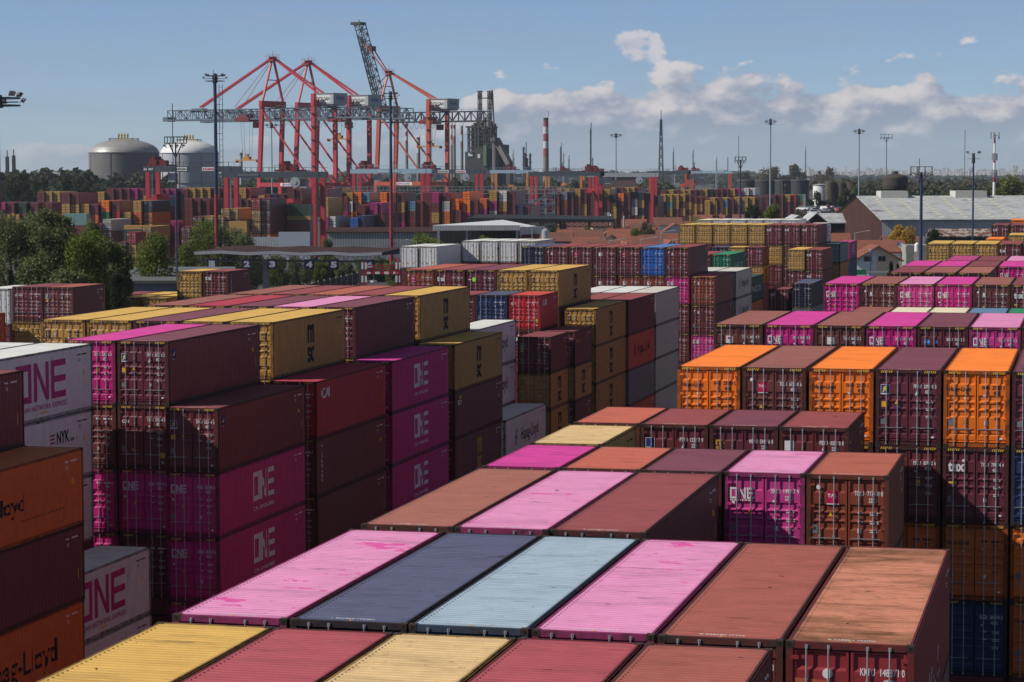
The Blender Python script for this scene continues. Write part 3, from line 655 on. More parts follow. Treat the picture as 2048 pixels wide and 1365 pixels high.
stack(XB, 114.4, T4, L40, [h('crs', 'plain', None, 'cai'), h('mar', 'plain', None, 'ver'), h('mar', 'plain')], 'corner stack behind the near corner', True)
row(XA-4*PL, 129.2, T5, L40, [h('brn'), h('crs'), h('pur'), h('pink', 'one'), [h('pur', 'plain'), h('mar')]], 'row of mixed roofs at left', PL, True)
stack(XB, 127.7, T4, L40, [h('mag', 'one'), h('mag', 'one'), h('mag', 'one')], 'magenta corner stack', True)
row(XA-4*PL, 142.6, T5, L40, [h('brn'), h('mar2'), h('rst'), h('mar2'), [h('yel', 'msc')]], 'rear row of the left block', PL, True)
stack(XB, 141.3, T4, L40, [h('yel', 'msc'), h('pur', 'plain', None, 'tec'), h('mar', 'mgo')], 'yellow topped corner stack', True)
stack(XA+.35, 154.2, T4, L40, [h('wht', 'wht', None, 'hapw'), h('wht', 'wht', None, 'hapw')], 'white stack beyond the left block', True)
stack(XB+.3, 153.1, 5.79, L40, [h('wht', 'wht', None, 'hapw')], 'low white container in the aisle', True)
# left rear
row(-78.2, 166.5, 13.6, L20, [[s('mar', 'cro'), s('yel', 'msc')], [s('bk', 'flo', None, 'plain'), s('yel', 'msc')]], 'maroon pair by the trees at left', 2.46)
row(-80.9, 159.8, 11.7, L20, [s('lrd')], 'orange red container at the left edge')
row(-85.0, 175.4, 13.0, L20, [h('wht', 'wht')], 'white container at the left edge')
row(-92.1, 212.7, 10.36, L40, [s('mar'), s('yel', 'msc'), s('yel', 'msc')], 'low yellow row at left', 2.7)
row(-82.75, 211.5, S5, L20, [s('yel', 'msc'), s('mar2', 'tex', None, 'ver')], 'pair in front of the numbered canopy', 2.6)
# middle block
row(-39.62, 166.9, 10.36, L20, [[s('mar', 'flo', None, 'plain'), s('yel', 'msc'), s('yel', 'msc')]], 'small stack in the middle')
row(-39.22, 173.3, 10.36, L20, [[s('mar', 'plain', None, 'gtx'), s('yel', 'msc'), s('mar')]], 'second small stack in the middle')
row(-41.95-2*2.49, 173.8, S5, L20, [s('mar2', 'plain'), [s('nvy', 'plain'), s('mar')], [s('red', 'cai'), s('mar', 'tex')]], 'row with the red container in the middle', 2.49)
row(-52.2, 181.6, T5, L40, [h('rst', 'tal'), h('mar2', 'tex'), h('pur', 'gdot'), h('yel', 'msc'), [h('yel', 'msc'), h('mar')]], 'yellow ended row in the middle', 2.49)
stack(-39.25, 181.1, T4, L40, [h('yel', 'msc'), h('yel', 'msc'), h('yel', 'msc')], 'yellow stack in the middle')
row(-39.1-PITCH_R, 193.6, T4, L40, [[h('mar2')], [h('mar2', 'plain'), h('lrd', 'hap', None, 'hap'), h('gry', 'plain'), h('lrd')]], 'stack with the orange red container')
row(-39.15-2*PITCH_R, 206.6, T4, L40, [h('wht', 'wht'), h('wht', 'wht'), [h('gwh', 'wht'), h('gwh', 'wht'), h('gwh', 'wht'), h('gwh', 'wht')]], 'greyish white stack in the middle')
row(-56.7, 240.6, T5, L40, [h('dnv'), h('mar2', 'tri'), h('mar2', 'tal'), [h('mar2', 'sq'), h('mar2', 'sq')], [h('mar2', 'tal'), h('rst', 'sqr')], [h('blu', 'plain'), h('rst', 'sqr')], [h('mar2', 'tri'), h('mag', 'one'), h('mar'), h('mar2')]], 'long row behind the white stack', 2.485)
stack(-39.0, 239.8, T4, L40, [h('rst', 'tri'), h('mar2', 'tri'), h('pink', 'one')], 'brown stack beside the long row')
row(-38.8-PITCH_R, 252.6, T4, L40, [h('gwh', 'wht', None, 'hapw'), [h('gwh', 'wht', None, 'hapw'), h('gwh', 'wht', None, 'hapw')]], 'greyish white stack behind the brown one')
row(-87.9, 304.0, 12.5, L40, [h('wht', 'wht'), h('wht', 'wht')], 'white pair beside the canopy', 2.6)
row(-82.7, 316.0, 12.9, L40, [h('wht', 'wht'), h('wht', 'wht'), h('wht', 'wht'), h('gwh', 'wht')], 'white row behind the red gantry', 2.6)
row(-46.95, 288.2, 12.2, L40, [h('mar2'), [h('grn', 'plain', None, 'msk'), h('mar')]], 'green topped pair', 2.5)
row(-40.6, 276.0, 9.9, L40, [[h('dgn', 'plain', None, 'msk'), h('hor', 'hap')]], 'dark green stack in the aisle')
row(-51.6, 333.2, 11.7, L20, [s('dnv'), [s('yel', 'msc'), s('yel', 'msc')], [s('mar', 'tal'), s('yel', 'msc')]], 'trio behind the green container', 2.5)
row(-58.6, 348.3, T5, L40, [h('yel', 'msc'), h('yel', 'msc'), h('yel', 'msc'), h('yel', 'msc'), [h('yel', 'msc'), h('yel', 'msc')], [h('mar2', 'tex'), h('yel', 'msc'), h('mar')], [h('mar2', 'tex'), h('mar'), h('mar', 'tri')], [h('mar', 'tex'), h('mar'), h('mar')]], 'long yellow and maroon row below the houses', 2.55)
row(-58.3, 362.0, 14.9, L40, ['cwh', 'wht', 'wht', 'wht', 'wht', 'wht'], 'white roofs behind the long yellow row', 2.58)
stack(-41.6, 362.3, 14.3, L40, [h('wht', 'wht', None, 'onew'), h('gry')], 'white container at the end of the long yellow row')
row(-40.34, 328.7, 11.55, L40, [[h('yel', 'msc'), h('mar', 'tri'), h('mar')], [h('mar2', 'tex'), h('mar', 'tex'), h('mar', 'tri')]], 'stack with the yellow corner', 2.5)
row(-38.9, 361.8, 11.4, L40, [[h('tea'), h('yel')]], 'pale teal stack')
row(-41.3, 401.6, 10.5, L40, [[h('dmag', 'one'), h('nvy')]], 'lone magenta stack by the yellow house')
row(-35.0, 290.6, 8.7, L40, [[h('dnv', 'cro'), h('gry')]], 'slate navy stack')
row(-38.05, 292.0, 7.9, L20, [[s('mar', 'tex')]], 'maroon container beside the slate navy one')
# ---- the far yard: pixel of the front top left corner, distance, colours from the top down
FAR = []
def F(D, txt, where, L=L40, rot=0):
    for ent in txt.split(';'):
        ent = ent.strip()
        if not ent: continue
        u, v, cs = ent.split(',')
        p = at(float(u), float(v), D); z = p.z
        for k, c in enumerate(cs.replace('dmag', 'mag').replace('mag', 'dmag').split()):
            z -= HC
            if z < -1.2: break
            SPEC.append(dict(x=p.x+(CW/2 if not rot else 0), y=p.y, z=z, c=c, L=L, H=HC, where=where, tier=k, far=True, rot=rot, col='', u=float(u)))
        n = round(z/HC)
        for j in range(n): SPEC.append(dict(x=p.x+(CW/2 if not rot else 0), y=p.y, z=z-(j+1)*z/n, c=('mar', 'bk', 'yel', 'pur', 'mar')[(int(float(u))+j) % 5], L=L, h=z/n, H=None, hidden=True, rot=rot))
WL = 'in the far yard behind the trees at left'
F(620, '200.8,401.5,org grn;222.5,401.3,mar crs;265,402,yel hor;287,402,dnv hor;244,424.5,yel yel mar;121.8,386,mar yel mar;140.6,387,mar yel bk;160.5,408,yel bk;179,408,mar hor', WL)
F(690, '73,384,mar;88.5,383.5,yel;104.5,384,yel;193,384,yel mar;211.7,377,mar mar;228,377,pur mar;243.7,377,mar;259.7,377,mag mar;273.6,378,mar sbl', WL)
F(650, '285.5,392.5,yel;303,392.5,sbl;-6,405,mag yel;12,405.5,mar;36,405.5,dgn;60,405.5,mar bk;88,405.5,mar hor;4,429.5,yel pur;22,429,yel mar;44,430,yel hor;-13,417,yel mar', WL)
F(600, '204.7,439,gwh mar;186,447,crs hor', WL)
F(560, '252.5,464.5,crs;233,484.5,pur', WL, L20)
F(600, '127,427.5,tea bk;246,451,yel;246,459,dgn mar', WL, L20, 1)
WM = 'in the far yard behind the dark blue mast'
F(680, '322,378.6,mag;374.8,376,yel;389.7,376,yel;360,378,mar;310,378,mar;338,378,dmag;405,376,yel;476,375.8,yel;486,375.8,crs;425,377,mar;448,377,mar', WM)
F(640, '367.3,397.5,mar;384,398,mar;368,416.5,mar mar yel;402,398,mar mar;316.3,443,mag;340,443,mag;494.5,397.5,yel;450,398,pur;466,398,pur;480,399,mar', WM)
F(590, '384.7,433,mar mar;408,432.5,yel mar;284,453,yel mar;361.5,454,mar bk;440.4,418,yel mar;457.8,417,yel mar;481,464,org', WM)
F(590, '501.8,397,crs yel yel org;521.8,397,mar mar mar hor;430,433,yel;463,440,mar mar', WM)
F(590, '446,442.5,yel mar', WM, L20, 1)
WC = 'in the far yard behind the grey shed'
F(680, '525,388.6,mar;537.5,388.6,nvy;552.5,388.6,mar;572.5,378,mar mar;589,378,mar mar;513,391,yel', WC)
F(600, '573,409,dgn yel;573,440,mar dgn', WC, L20, 1)
F(700, '640,377.5,mag;664.5,378,yel;679,393,rst', WC)
F(640, '639.6,395.7,yel yel;639.6,434.8,mag crs hor;654,433,wht mar;699,435.6,blu mar;712,432,nvy mar', WC)
F(700, '689.8,385.7,yel;707,385,org;724,385,sbl;758,385,org;776,385,rst;793,385.2,mar yel mar dmag;680,403.5,mar mag;689.5,403.5,wht org;698,403.5,mar org;768,404,sbl mar mar;815,402.5,sbl mar;830,402,mar mar;846,385,mar mar pur', WC)
F(650, '713,410,mar;738,406,dmag;748,406,dmag;735,430,nvy mar;752,430,mar mar;640,378,mar', WC)
F(690, '861.5,385,mag mar yel mar;883.5,403,gwh hor hor;902,398,org org;924,384,org org mag;885,386,mar;906,420,mar;940,402,mar mar', WC)
WR = 'in the far yard left of the scaffolding'
F(690, '957.4,397.4,hor mag mar;977.4,381.6,yel mag gwh;997.3,382.4,wht yel mar;1015,382,mar mar mar;1030,410,nvy mar;1045,412,mar bk', WR)
WF = 'in the far yard beyond the terracotta roofs'
F(900, '1068,398,rst mar;1081,398,gry gry;1093,384,mar mar crs;1106,384,mar mar rst;1122,384,gry rst mar;1135,384.5,dnv mar mar;1148.5,378,yel rst mar;1161,378,mar mar yel yel;1191.7,378.6,yel yel crs mar;1207,378.6,yel mar mar gwh;1220.5,390.5,dnv yel yel;1235,387,org mar mar mar;1248,387,mar mar mar mar;1262.4,384,dnv gry wht mar;1276,385,gry yel dnv yel;1178,392,mar mar mar;1290,386,mar mar mar;1303,392,dnv mar mar', WF)
F(970, '1313,400.5,mar mar;1320,389,yel;1333,389,yel tea yel;1346,389,yel yel mar;1359,388.5,yel brn yel;1371,390,mar yel;1382,394,mar yel;1393,394,mar yel;1405,396,mar mar', WF)
F(1010, '1320.5,380,mar;1336,380,yel;1348,380,mar;1359,380,yel;1370,380,yel;1382,380,mar;1393,380,mar;1403.5,379,yel yel;1414,379,dnv;1424,379,mar;1435,378,mar;1446,378,mar;1459,378,yel;1469,377,mag;1486.6,376.5,wht;1499,376.5,wht;1222,375,yel;1236,375,mar;1247,375,yel;1258,375,yel;1270,375,mar', WF)
F(960, '1408.5,401.5,yel yel;1422,401.5,yel yel;1433,401.5,yel yel;1444,401.5,sbl yel;1419,395.7,yel;1431,395.7,mar;1442.6,395.7,yel;1466.7,394.5,yel mar;1484,394.5,yel yel;1498,395,yel mar;1511,394,mar mar;1456,398,mar mar', WF)
F(1000, '1525,391,mar mar;1540,390,pur mar;1555,390,mar mar;1569,389.5,yel mar;1581,389.5,crs mar;1593,389.5,grn mar', WF)
F(1060, '1023,375,yel;1036,375,mar;1050,376,yel;1066,377,yel;1082,377,mar;1098,376,mar;1112,376,yel;1128,377,yel;1160,376,mar;1176,377,yel', WF)

# ---- put them in place: the 300 that show largest are things of their own
def seen(sp):
    p = Vector((sp['x'], sp['y'], sp['z']+1.4))-Vector((0, 0, CAM_H)); return p.length
vis = [sp for sp in SPEC if not sp.get('hidden')]; hid = [sp for sp in SPEC if sp.get('hidden')]
vis.sort(key=seen)
GN = {'near': 'shipping containers stacked in the near yard', 'far': 'shipping containers stacked in the far yard'}
TIER = ['top tier', 'second tier down', 'third tier down', 'fourth tier down', 'bottom tier']
used = {}
rest = MB(); rest_mats = []
def rest_add(sp, H):
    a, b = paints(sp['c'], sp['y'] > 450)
    for m in (a, b, M_GAP_SHADE):
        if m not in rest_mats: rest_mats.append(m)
    ia, ib, ig = rest_mats.index(a), rest_mats.index(b), rest_mats.index(M_GAP_SHADE)
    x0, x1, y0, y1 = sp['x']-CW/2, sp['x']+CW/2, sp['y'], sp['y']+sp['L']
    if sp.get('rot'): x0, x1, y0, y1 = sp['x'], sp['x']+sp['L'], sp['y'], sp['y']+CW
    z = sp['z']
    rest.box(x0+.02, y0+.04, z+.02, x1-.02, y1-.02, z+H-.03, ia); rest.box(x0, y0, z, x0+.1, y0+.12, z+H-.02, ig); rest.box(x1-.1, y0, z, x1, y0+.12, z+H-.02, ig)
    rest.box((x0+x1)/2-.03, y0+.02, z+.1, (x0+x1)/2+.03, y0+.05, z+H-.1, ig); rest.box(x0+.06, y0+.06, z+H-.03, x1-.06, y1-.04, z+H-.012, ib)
    for q in (.25, .5, .72): rest.box(x0+.14, y0+.03, z+H*q, x1-.14, y0+.045, z+H*q+.09, ig)  # door ridges only hinted at by painted bands of shade
SIDE_NEAR = 0
count = 0
fars = []
for i, sp in enumerate(vis):
    if i >= 300: rest_add(sp, sp['H']); continue
    rnd = random.Random(i*17+3); base = WORD[sp['c']]
    if sp.get('far'):
        o = far_box(sp['c'], sp['L'], sp['H'], (sp['x'], sp['y'], sp['z']) if not sp['rot'] else (sp['x'], sp['y']+CW/2, sp['z']), -math.pi/2 if sp['rot'] else 0)
        fars.append((o, sp)); o['category'] = 'container'; o['group'] = GN['far']
    else:
        jx, jy = (rnd.uniform(-.012, .012), rnd.uniform(-.05, .05))
        o = container(sp['c'], sp['L'], sp['H'], (sp['x']+jx, sp['y']+jy, sp['z']), sp['logo'], sp['num'], sp['near'], sp['side'] if sp['side'] else None, i, seen(sp) < 260)
        o.rotation_euler[2] = rnd.uniform(-.0016, .0016)
        lbl = base+' container, '+(sp['col']+', ' if sp['col'] else '')+TIER[min(sp['tier'], 4)]+', '+sp['where']
        if len(lbl.split()) > 16: lbl = lbl.replace(' from the left', ' from left').replace(' tier down', ' tier').replace('refrigerated ', '')
        if len(lbl.split()) > 16: lbl = lbl.replace(' container,', ',')
        if len(lbl.split()) > 16: lbl = lbl.replace(' of the ', ' of ').replace(' in the ', ' in ')
        o['label'] = lbl; o['category'] = 'container'; o['group'] = GN['near']
fars.sort(key=lambda t: (t[1]['where'], t[1]['c'], t[1]['u']))
def ordinal(n):
    t = ['', 'first', 'second', 'third', 'fourth', 'fifth', 'sixth', 'seventh', 'eighth', 'ninth', 'tenth', 'eleventh', 'twelfth', 'thirteenth', 'fourteenth', 'fifteenth', 'sixteenth', 'seventeenth', 'eighteenth', 'nineteenth']
    if n < 20: return t[n]
    a, b = divmod(n, 10); tens = {2: 'twenty', 3: 'thirty', 4: 'forty', 5: 'fifty'}[a]
    return (tens+'-'+t[b]) if b else tens[:-1]+'ieth'
cnt = {}
for o, sp in fars:
    k = (sp['where'], sp['c']); cnt[k] = cnt.get(k, 0)+1
    o['label'] = ordinal(cnt[k])+' '+WORD[sp['c']]+' container from the left '+sp['where']
for sp in hid: rest_add(sp, sp['h'])
r = part('container_stacks', rest, rest_mats, None); r['kind'] = 'stuff'; r['label'] = 'remaining containers low in the stacks and at the back of the far yard'; r['category'] = 'containers'
# white side lettering of the rust streaked container nearest the camera
# ---------------------------------------------------------------- ground
g = MB(); g.quad([(-9000, -300, 0), (9000, -300, 0), (9000, 40000, 0), (-14000, 40000, 0)])
struct('ground', g, mat('ground_grass', (.055, .062, .035), .95, 0, .35, .02, [((.10, .09, .065), .45, .6, .006, (1, 1, 1))]))
g = MB(); g.quad([(-420, -40, .004), (60, -40, .004), (60, 1150, .004), (-420, 1150, .004)])
struct('yard_paving', g, mat('yard_concrete', (.065, .063, .060), .85, 0, .2, .3, [((.05, .05, .05), .5, .7, .08, (1, 1, 1))]))
PX = 1/FPX
M_RED = mat('crane_red', (.42, .040, .055), .5, 0, .12, .6, [((.25, .10, .06), .62, .8, 1.2, (1, 1, .4))])
M_RED2 = mat('crane_orange_red', (.44, .085, .05), .5, 0, .12, .6)
M_ORL = mat('leg_orange', (.55, .20, .06), .5, 0, .12, .6)
M_DRED = mat('machinery_dark_red', (.17, .025, .028), .6, 0, .3, 1)
M_STEEL = mat('boom_steel', (.13, .16, .20), .5, .3, .2, 1)
M_DSTEEL = mat('dark_steel', (.05, .055, .062), .6, .2, .25, 1)
M_LSTEEL = mat('light_steel', (.33, .36, .38), .5, .2, .15, 1)
M_HOUSE = mat('house_grey', (.36, .38, .38), .6, 0, .08)
M_SIGNW = mat('sign_white', (.72, .72, .70), .5, 0, .05)
M_LBLUE = mat('girder_pale_blue', (.30, .42, .52), .5, 0, .12)
M_GGREY = mat('girder_grey', (.065, .08, .10), .5, .1, .15)
M_SPREAD = mat('spreader_yellow', (.42, .20, .03), .6, 0, .25, 1)
M_MBLUE = mat('mast_blue', (.035, .055, .11), .45, .2, .12, .5)
M_MRED = mat('mast_red', (.26, .035, .05), .5, 0, .12, .5)
M_ZINC = mat('zinc_pole', (.36, .38, .40), .45, .5, .1, .5)
M_LAMP = mat('floodlight_housing', (.10, .10, .11), .5, .3, .2)
M_GLASS = mat('lamp_glass', (.35, .37, .40), .15, 0, .05, spec=.6)
M_CONC = mat('concrete', (.30, .29, .27), .85, 0, .18, .3)
def text_panel(name, txt, parent, o, ux, uz, w, hh, m_bg, m_tx, th=.12, pad=.12, bold=.03):
    "a sign: board with raised letters; o lower left corner, ux along the text, uz up"
    o = Vector(o); ux = Vector(ux).normalized(); uz = Vector(uz).normalized(); n = ux.cross(uz)
    mb = MB()
    P = [o, o+ux*w, o+ux*w+uz*hh, o+uz*hh]
    Q = [p-n*th for p in P]
    mb.quad(P, 0); mb.quad(Q[::-1], 0)
    for i in range(4): mb.quad([P[i], Q[i], Q[(i+1) % 4], P[(i+1) % 4]], 0)
    v, f = text_vf(txt, bold)
    q = [tuple(o+ux*(w*pad+p[0]*w*(1-2*pad))+uz*(hh*.2+p[1]*hh*.6)+n*.03) for p in v]
    mb.add((q, f), None, 1)
    return part(name, mb, [m_bg, m_tx], parent)
# ---------------------------------------------------------------- ship to shore cranes
def ladder(mb, x, y, z0, z1, mi=0, w=.5, t=.09, step=.9):
    mb.beam((x, y, z0), (x, y, z1), t, mi=mi); mb.beam((x+w, y, z0), (x+w, y, z1), t, mi=mi); z = z0
    while z < z1: mb.beam((x, y, z), (x+w, y, z), t*.7, mi=mi); z += step
def sts(u, D, label, raised=False, apex=77, spread_x=-29, spread_z=29, red=M_RED):
    p = at(u, 345.6, D); t = thing('ship_to_shore_crane', label, 'crane', (p.x, p.y, 0), math.radians(-17), 'ship to shore cranes on the quay')
    G, Y = 15.5, 8.7
    for sx in (-1, 1):
        for sy in (-1, 1):
            mb = MB(); top = 56 if sx < 0 else 59
            if sx < 0: mb.beam((-G-1.2, sy*Y, 0), (-G+1.6, sy*Y*.93, top), 1.9, 1.5)
            else: mb.beam((G, sy*Y, 0), (G, sy*Y, top), 1.9, 1.5)
            l = part('leg', mb, red, t)
            if sx > 0 and sy < 0:
                k = MB(); ladder(k, G+1.2, -Y-.6, 2, 58, t=.14, w=.9, step=1.2)
                for z in range(8, 56, 6): k.box(G-.9, -Y-1.9, z, G+2.4, -Y-.9, z+.15); k.beam((G-.9, -Y-1.9, z+1.1), (G+2.4, -Y-1.9, z+1.1), .1)
                part('ladder', k, M_DRED, l)
    mb = MB()
    for sx in (-1, 1):
        x = -G+1.5 if sx < 0 else G
        mb.box(x-.9, -Y-.9, 53.2, x+.9, Y+.9, 56.2); mb.box(x-.8, -Y-1, 2.2, x+.8, Y+1, 4.2)
        mb.box(x-.7, -Y-.8, 16.4, x+.7, Y+.8, 18.0)
    part('portal_beam', mb, red, t)
    for sy in (-1, 1):
        mb = MB(); mb.box(-G-.2, sy*Y-.75, 16.2, G, sy*Y+.75, 18.1); part('tie_beam', mb, red, t)
        mb = MB(); mb.beam((-G+1.2, sy*Y*.95, 52), (G, sy*Y, 17), .95, n=8); mb.beam((-G+1.5, sy*Y*.95, 30), (-G+1.5, sy*Y*.95, 30.2), .3)
        mb.beam((G, sy*Y, 40), (G+.2, sy*Y, 50), .5)
        part('diagonal_brace', mb, red, t)
    text_panel('sign', 'EXOLGAN', t, (-3, -Y-.80, 16.5), (1, 0, 0), (0, 0, 1), 9, 1.4, M_SIGNW, M_NAVY)
    ax = -13.6
    mb = MB()
    for sy in (-1, 1): mb.beam((-G+1.6, sy*Y*.93, 56), (ax, sy*.7, apex-1.5), .85, .85)
    mb.beam((-G+1.4, -4.4, 66), (-G+1.4, 4.4, 66), .4); mb.box(ax-1.1, -1.6, apex-2, ax+1.1, 1.6, apex)
    for z in (apex-2.2, apex-.3):
        mb.box(ax-2, -2.6, z, ax+2, 2.6, z+.12)
        for qx in (-2, 2):
            for qy in (-2.6, 0, 2.6): mb.beam((ax+qx, qy, z), (ax+qx, qy, z+1.1), .12)
            mb.beam((ax+qx, -2.6, z+1.1), (ax+qx, 2.6, z+1.1), .12)
    mb.beam((ax, 0, apex), (ax, 0, apex+3), .1)
    part('apex_frame', mb, [red], t)
    mb = MB()
    for sy in (-1, 1): mb.beam((ax+1, sy*.5, apex-1), (G-.5, sy*2.5, 58.5), .8, .8)
    part('backstay', mb, red, t)
    mb = MB()
    if not raised:
        for sy in (-1, 1): mb.beam((ax-1, sy*.5, apex-1), (-56, sy*1.0, 54.0), .75, .75); mb.beam((ax-1, sy*.6, apex-2), (-34, sy*3, 53.5), .18)
    else:
        for sy in (-1, 1): mb.beam((ax-1, sy*1, apex-1), (-26.5, sy*2.6, 88), .5, .5); mb.beam((ax-1, sy*1, apex-2.5), (-19, sy*2.6, 66), .4, .4)
    part('forestay', mb, red, t)
    mb = MB(); T_ = .30
    mb.truss((-18, 0, 50.4), (44, 0, 50.4), 6.4, 4.6, 17, T_)
    mb.box(-18, -3.6, 47.6, 44, -3.0, 48.3); mb.box(-18, 3.0, 47.6, 44, 3.6, 48.3)
    # hanging cable loops under the main beam
    for k in range(9):
        x = -12+k*3.2
        for j in range(6):
            a, b = j/6, (j+1)/6; mb.beam((x+3*a, -3.9, 47.6-3.2*4*a*(1-a)), (x+3*b, -3.9, 47.6-3.2*4*b*(1-b)), .11)
    for x in range(-16, 44, 4): mb.beam((x, -4.2, 52.6), (x, -4.2, 53.8), .1)
    mb.beam((-18, -4.2, 53.8), (44, -4.2, 53.8), .1)
    part('main_beam', mb, M_STEEL if not raised else M_DSTEEL, t)
    mb = MB()
    if not raised:
        mb.truss((-18, 0, 50.4), (-74, 0, 50.4), 6.0, 4.4, 16, T_); mb.box(-77, -3, 47.4, -74, 3, 49.5); mb.box(-74, -3.5, 47.6, -18, -3.0, 48.2); mb.box(-74, 3.0, 47.6, -18, 3.5, 48.2)
        mb.box(-60, -2.4, 51.6, -54, 2.4, 53.4)
        for x in range(-74, -18, 4): mb.beam((x, -4, 48.2), (x, -4, 49.3), .1)
    else:
        mb.truss((-17.5, 0, 53), (-31, 0, 98), 4.4, 3.8, 15, .26, up=Vector((1, 0, .3))); mb.box(-35, -2.5, 97.4, -29, 2.5, 98.8)
        mb.box(-25.5, -2, 84, -22.5, 2, 86.5); mb.beam((-31, 0, 98), (-31.4, 0, 100), .3)
        mb.truss((-20.0, 0, 54), (-30.5, 0, 91), 1.6, 1.4, 12, .16, up=Vector((1, 0, .3)))
    part('boom', mb, M_STEEL if not raised else M_DSTEEL, t)
    mb = MB(); mb.box(14.5, -5.6, 54.2, 24.5, 5.6, 59.0); mb.box(14.2, -5.9, 59.0, 24.8, 5.9, 59.25); mb.box(15, -5, 53.4, 24, 5, 54.2)
    hs = part('machinery_house', mb, M_HOUSE, t)
    text_panel('sign', 'EXOLGAN', hs, (14.5, -5.66, 55.0), (1, 0, 0), (0, 0, 1), 8.4, 3.2, M_SIGNW, M_BLACK, th=.06, pad=.05)
    mb = MB(); mb.box(24.51, -3, 56.0, 24.58, 3, 57.9, 0)
    for z in (56.2, 57.5): mb.box(24.58, -2.8, z, 24.62, 2.8, z+.2, 1)
    part('name_plate', mb, [M_SBLU, M_LSTEEL], hs)
    # trolley with cabin, ropes and spreader
    sxp = spread_x
    mb = MB(); mb.box(sxp-4, -4, 46.9, sxp+4, 4, 48.8); mb.box(sxp-2.5, -3, 48.8, sxp+2, 3, 50.4); mb.box(sxp+4.5, -1.5, 43.8, sxp+7, 1.5, 46.6)
    part('trolley', mb, M_DRED, t)
    mb = MB()
    for qx in (-2, -1, 1, 2): mb.beam((sxp+qx*1.2, qx*.8, 46.9), (sxp+qx*.7, qx*.8, spread_z+2), .09)
    part('hoist_rope', mb, M_DSTEEL, t)
    mb = MB(); mb.box(sxp-6.1, -1.2, spread_z-.6, sxp+6.1, 1.2, spread_z); mb.box(sxp-1.7, -1, spread_z, sxp+1.7, 1, spread_z+1.4); mb.box(sxp-.6, -.6, spread_z+1.4, sxp+.6, .6, spread_z+2.6)
    for q in (-6.1, 5.9):
        mb.box(sxp+q, -1.3, spread_z-1.4, sxp+q+.25, 1.3, spread_z-.5)
    part('spreader', mb, M_SPREAD, t)
    for z in (60, 70):
        pass
    return t
M_SBLU = mat('label_blue', (.10, .13, .28), .5, 0, .05)
sts(595, 1130, 'red quay crane with lowered boom, nearest and leftmost of the three')
sts(665, 1158, 'red quay crane with lowered boom, middle one of the three', spread_x=4, spread_z=39, apex=76.5)
sts(824, 1216, 'red quay crane with its dark boom raised nearly upright', raised=True, apex=74, spread_x=11, spread_z=36, red=M_RED2)
# ---------------------------------------------------------------- yard gantries on rubber tyres
def rtg(u, v, D, label, span=23.5, gm=M_GGREY, lm=M_RED, tx=.35, spr=15.5, signs=(), base=7.2, hcab=True, pal=None):
    p = at(u, v, D); zt = max(p.z, 18); t = thing('yard_gantry_crane', label, 'gantry crane', (p.x, p.y, 0), 0, 'rubber tyred gantries over the far stacks')
    for sy in (0, base):
        for sx in (0, span):
            mb = MB(); mb.box(sx-.55, sy-.55, 1.2, sx+.55, sy+.55, zt-1.4); lg = part('leg', mb, lm, t)
            if sx == 0 and sy == 0:
                k = MB(); ladder(k, .75, -.3, 2, zt-2, t=.10); part('ladder', k, M_LSTEEL, lg)
        mb = MB(); mb.box(-1.2, sy-.5, zt-1.4, span+1.2, sy+.5, zt+.1)
        x = -1
        while x < span+1: mb.beam((x, sy-.6 if sy == 0 else sy+.6, zt+.1), (x, sy-.6 if sy == 0 else sy+.6, zt+1.2), .07); x += 1.6
        mb.beam((-1.2, sy-.6 if sy == 0 else sy+.6, zt+1.2), (span+1.2, sy-.6 if sy == 0 else sy+.6, zt+1.2), .07)
        part('girder', mb, gm, t)
    for sx in (0, span):
        mb = MB(); mb.box(sx-.5, -1.2, .9, sx+.5, base+1.2, 2.1); sl_ = part('sill_beam', mb, lm, t)
        for q in (-.6, .9, base-.9, base+.6):
            k = MB(); k.beam((sx-.3, q, .7), (sx+.3, q, .7), 1.4, n=14); part('wheel', k, M_BLACK, sl_)
    mb = MB(); mb.box(-1.6, 1, 2.2, 1.2, base-1, 4.6); part('engine_housing', mb, M_SIGNW, t)
    x0 = span*tx
    mb = MB(); mb.box(x0-3, -.4, zt+.15, x0+3, base+.4, zt+.6); mb.box(x0-2.2, .8, zt+.6, x0-.2, base-1, zt+2.1); mb.box(x0+.2, 1.2, zt+.6, x0+2.4, 3.4, zt+1.7); mb.beam((x0-1.2, 1, zt+2.4), (x0-1.2, base-1, zt+2.4), .9, n=10)
    for q in (-3, -1, 1, 3): mb.beam((x0+q, -.4, zt+.6), (x0+q, -.4, zt+1.7), .08)
    mb.beam((x0-3, -.4, zt+1.7), (x0+3, -.4, zt+1.7), .08)
    part('trolley', mb, M_DRED, t)
    mb = MB(); mb.box(x0+3.2, .6, zt-4.0, x0+5.2, 2.6, zt-1.7); part('cabin', mb, M_LSTEEL, t)
    mb = MB()
    for qx in (-1.2, 1.2):
        for qy in (1.5, base-1.5): mb.beam((x0+qx, qy, zt), (x0+qx, qy, spr+1), .07)
    part('hoist_rope', mb, M_DSTEEL, t)
    mb = MB(); mb.box(x0-1.1, -2.4, spr-.3, x0+1.1, base+2.4, spr+.3); mb.box(x0-1.4, 1.5, spr+.3, x0+1.4, base-1.5, spr+1.2); part('spreader', mb, lm, t)
    if hcab:
        mb = MB(); mb.beam((span*.80, -1.4, zt-2.6), (span*.80, -.8, zt-2.6), 2.7, n=18); mb.beam((span*.80, -1.55, zt-2.6), (span*.80, -1.4, zt-2.6), 1.0, n=12); part('cable_reel', mb, M_LSTEEL, t)
    for (sx, w_, tx_, bg_, fg_) in signs: text_panel('sign', tx_, t, (sx, -.56, zt-1.15), (1, 0, 0), (0, 0, 1), w_, 1.0, bg_, fg_, th=.03, pad=.06)
    return t
